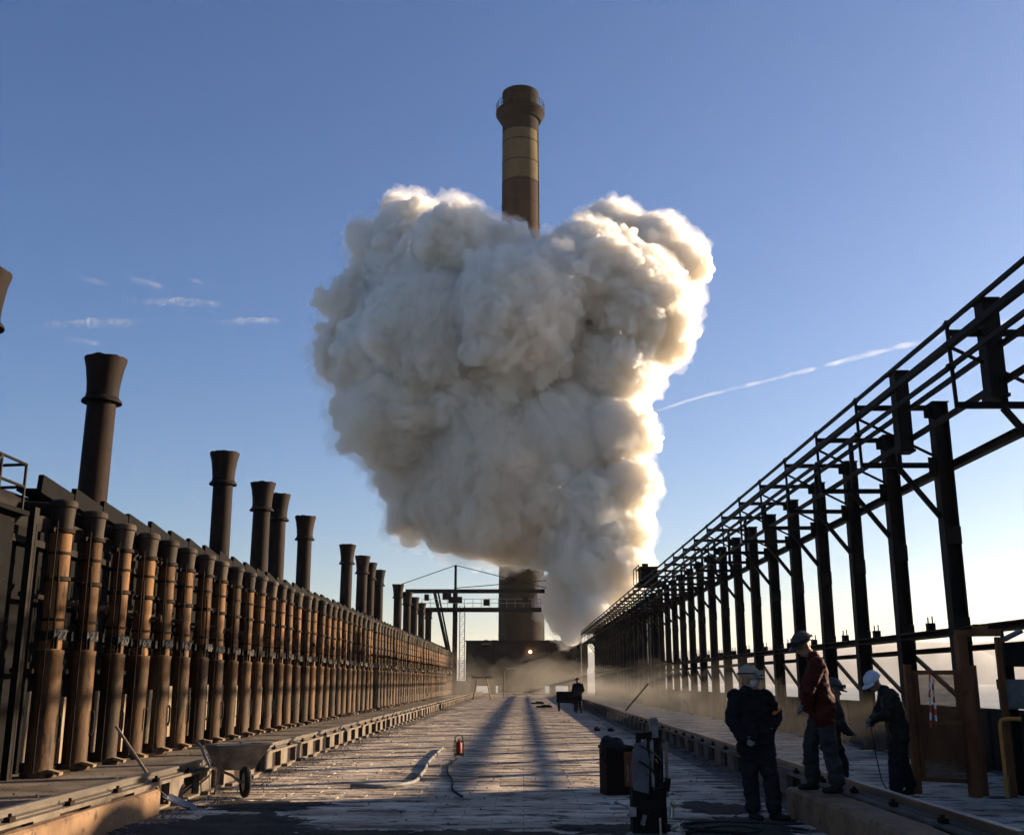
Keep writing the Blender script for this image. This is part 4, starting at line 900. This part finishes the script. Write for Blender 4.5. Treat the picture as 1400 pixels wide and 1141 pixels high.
fl_ = empty('floodlight', (7.18,16.2,2.14)); tag(fl_, 'unlit floodlight above the grey switch box at the photo\'s edge', 'floodlight')
MB().mm((-.12,-.16,-.32), (.30,.20,.02)).build('body', M['soot'], fl_, smooth=0); MB().box((.0,-.12,.12), (.30,.20,.05), Matrix.Rotation(R(-25),3,'Y')).build('hood', M['bluegrey'], fl_, smooth=0); MB().bar((-.1,-.05,.02), (-.1,-.05,.2), .04,.04).build('bracket', M['steel'], fl_, smooth=0)
# unseen blocks added past the right edge to shade the near deck
sc_ = empty('unseen_shade_wall', (10.4,11.5,-14)); tag(sc_, 'unseen dark block beyond the right edge, added to shade the deck', 'building')
MB().mm((-1.2,-9.0,0), (.8,6.4,16.6)).build('wall', M['steel'], sc_, smooth=0); MB().mm((-1.22,-9.1,16.6), (.9,6.45,16.7)).build('roof', M['steel'], sc_, smooth=0)  # body and top of the added unseen shade wall
hp_ = empty('unseen_shade_block', (12.6,21.3,-14)); tag(hp_, 'unseen hopper beyond the right edge of the deck', 'blocker')
MB().mm((-1.0,-1.6,0), (1.2,1.25,18.4)).build('bin', M['steel'], hp_, smooth=0); MB().lathe([(.9,18.4),(.9,18.6),(.4,18.8)], 20).build('cap', M['steel'], hp_)  # body and top of the added unseen shade block
# far bits: trestle, pole, planks, cart
tr = empty('trestle', (-3.6,97,0)); tag(tr, 'small pale trestle standing on the far deck', 'trestle')
for x in (-.8,.8):
    for y in (-.4,.4): MB().bar((x,y,0), (x*.45,0,1.9), .09,.09).build('leg', M['wood'], tr, smooth=0)
MB().bar((-.9,0,1.9), (.9,0,1.9), .12,.12).build('beam', M['wood'], tr, smooth=0)
tag(MB().cyl((-1.8,104,0), (-1.8,104,2.4), .05, n=8).build('marker_pole', M['wood']), 'thin pale pole upright on the far deck', 'pole')
for k, (u, v) in enumerate(((735,962),(744,967))):
    p = gpt(u, v); tag(MB().box((0,0,.06), (.9,.45,.12)).box((0.1,.0,.15), (.5,.25,.06)).build('steel_plate', M['soot'], None, p, 0, .2*k), ('upper' if k == 0 else 'lower')+' of two dark plates lying on the far deck', 'plate', 'plates on the far deck')
p = gpt(775, 972); ct = empty('hand_cart', p); tag(ct, 'small dark hand cart beside the distant worker', 'cart')
MB().mm((-.55,-.4,.45), (.55,.5,.55)).mm((-.55,.46,.55), (.55,.5,1.05)).mm((-.55,-.4,.55), (-.51,.5,.9)).mm((.51,-.4,.55), (.55,.5,.9)).build('tray', M['soot'], ct, smooth=0)
for s in (-.45,.45): MB().tube([(s,.2+.2*math.cos(a),.22+.2*math.sin(a)) for a in np.linspace(0,2*math.pi,16,endpoint=False)], .035, 6, closed=True).build('wheel', M['rubber'], ct)
for s in (-.4,.4): MB().bar((s,-.38,0), (s,-.35,.46), .05,.05).build('leg', M['steel'], ct, smooth=0); 
tag(MB().bar((4.15,46,.3), (5.3,46.6,1.5), .05,.05).build('iron_rod', M['soot'], smooth=0), 'dark iron rod leaning up behind the rail girder', 'rod')
for k, (u, v, s_) in enumerate(((817,999,.13),(836,1000,.11))):
    p = gpt(u, v); S_ = [(pr_.uniform(-.5,.5)*s_, pr_.uniform(-.5,.5)*s_, pr_.uniform(.2,.6)*s_, pr_.uniform(.5,.8)*s_) for _ in range(5)]
    q = remesh(spheres_mesh(S_, 'coke'), .03, 1, 'coke_lump'); q.materials.append(M['soot']); tag(obj('coke_lump', q, None, p), ('left' if k == 0 else 'right')+' one of two black lumps in the shade beside the paving', 'lump', 'lumps on the deck')
# coal dust and painted shade on the near deck: thin irregular sheets, most added to darken its shade
def dark_sheet(cx, cy, rx, ry, seed):
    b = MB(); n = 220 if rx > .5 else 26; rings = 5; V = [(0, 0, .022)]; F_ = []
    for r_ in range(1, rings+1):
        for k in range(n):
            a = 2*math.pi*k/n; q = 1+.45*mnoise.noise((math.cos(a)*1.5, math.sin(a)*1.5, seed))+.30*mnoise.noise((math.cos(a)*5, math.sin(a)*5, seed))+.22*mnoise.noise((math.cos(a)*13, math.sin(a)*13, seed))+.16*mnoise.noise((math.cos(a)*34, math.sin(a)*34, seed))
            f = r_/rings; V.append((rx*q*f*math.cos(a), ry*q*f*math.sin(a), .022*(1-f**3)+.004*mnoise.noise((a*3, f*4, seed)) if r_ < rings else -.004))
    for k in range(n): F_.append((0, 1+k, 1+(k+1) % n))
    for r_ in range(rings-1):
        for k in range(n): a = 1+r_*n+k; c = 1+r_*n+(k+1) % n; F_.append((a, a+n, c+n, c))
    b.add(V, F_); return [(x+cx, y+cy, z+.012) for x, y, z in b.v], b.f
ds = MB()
spots = [(-3.3,12.5,1.2,1.3),(-3.5,14.9,.9,.7),(2.5,13.0,.8,.9),(-.4,11.9,1.1,.7),(1.0,12.7,.7,.5),(2.5,14.7,.5,.7),(-1.9,12.0,.9,.6)]  # left pair stands for real black soil, the others darken shaded paving
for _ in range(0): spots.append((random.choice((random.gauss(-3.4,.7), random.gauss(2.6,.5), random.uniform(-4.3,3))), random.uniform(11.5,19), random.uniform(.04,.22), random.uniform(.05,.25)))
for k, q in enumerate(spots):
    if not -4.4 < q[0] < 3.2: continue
    ds.add(*dark_sheet(*q, k*1.7))
tag(ds.build('coal_dust_and_shade', M['coal_and_shade'], smooth=60), 'black coal dust and painted shade laid over the nearest part of the deck', 'coal dust and painted shade', kind='stuff')
# loose rubble along the girders and kerbs
rb = MB()
for _ in range(4200):
    side = random.random(); y = 10+random.random()**1.6*55
    x = -4.5+abs(random.gauss(0,.28)) if side < .42 else (3.75-abs(random.gauss(0,.18)) if side < .6 and y > 14.2 else (random.uniform(-8.0,-5.1) if side < .8 else random.uniform(-4.4,3.2)))
    r_ = random.uniform(.006,.022)*(1.6 if random.random() < .08 else 1); V = [Vector((random.uniform(.6,1)*a, random.uniform(.6,1)*b_, random.uniform(.5,.9)*c))*r_+Vector((x,y,.018+r_*.5)) for a, b_, c in ((1,0,0),(-1,0,0),(0,1,0),(0,-1,0),(0,0,1),(0,0,-1))]
    rb.add(V, [(0,2,4),(2,1,4),(1,3,4),(3,0,4),(2,0,5),(1,2,5),(3,1,5),(0,3,5)])
tag(rb.build('rubble', M['dust'], smooth=0), 'loose grit and rubble scattered over the deck', 'rubble', kind='stuff')

# ------------------------------------------------------------------ air: dust over the right-hand track, and haze
S_ = []
for k in range(46):
    y = 20+k*2.1; 
    for _ in range(2): S_.append((pr_.uniform(4.8,8.2), y+pr_.uniform(-1,1), pr_.uniform(-.3,.7), pr_.uniform(.45,1.5)*(1+.006*y)))
for k in range(26): S_.append((pr_.uniform(-7,7), pr_.uniform(100,127), pr_.uniform(-.5,2.0), pr_.uniform(1.6,3.4)))
dm = remesh(spheres_mesh(S_, 'dust'), .22, 3, 'dust'); billow(dm, lambda p: .55*mnoise.noise(p*.5)+.35*mnoise.noise(p*1.3)); dm.materials.append(volmat('drifting dust', (.80,.73,.63), .012, .3))
tag(obj('dust', dm), 'low cloud of brown dust drifting over the right-hand track', 'dust', kind='stuff')
hz = MB().mm((-9100,-9100,-22), (9100,9100,340)).build('haze', volmat('haze', (.93,.90,.86), .00006, .35), smooth=0); hz['kind'] = 'stuff'
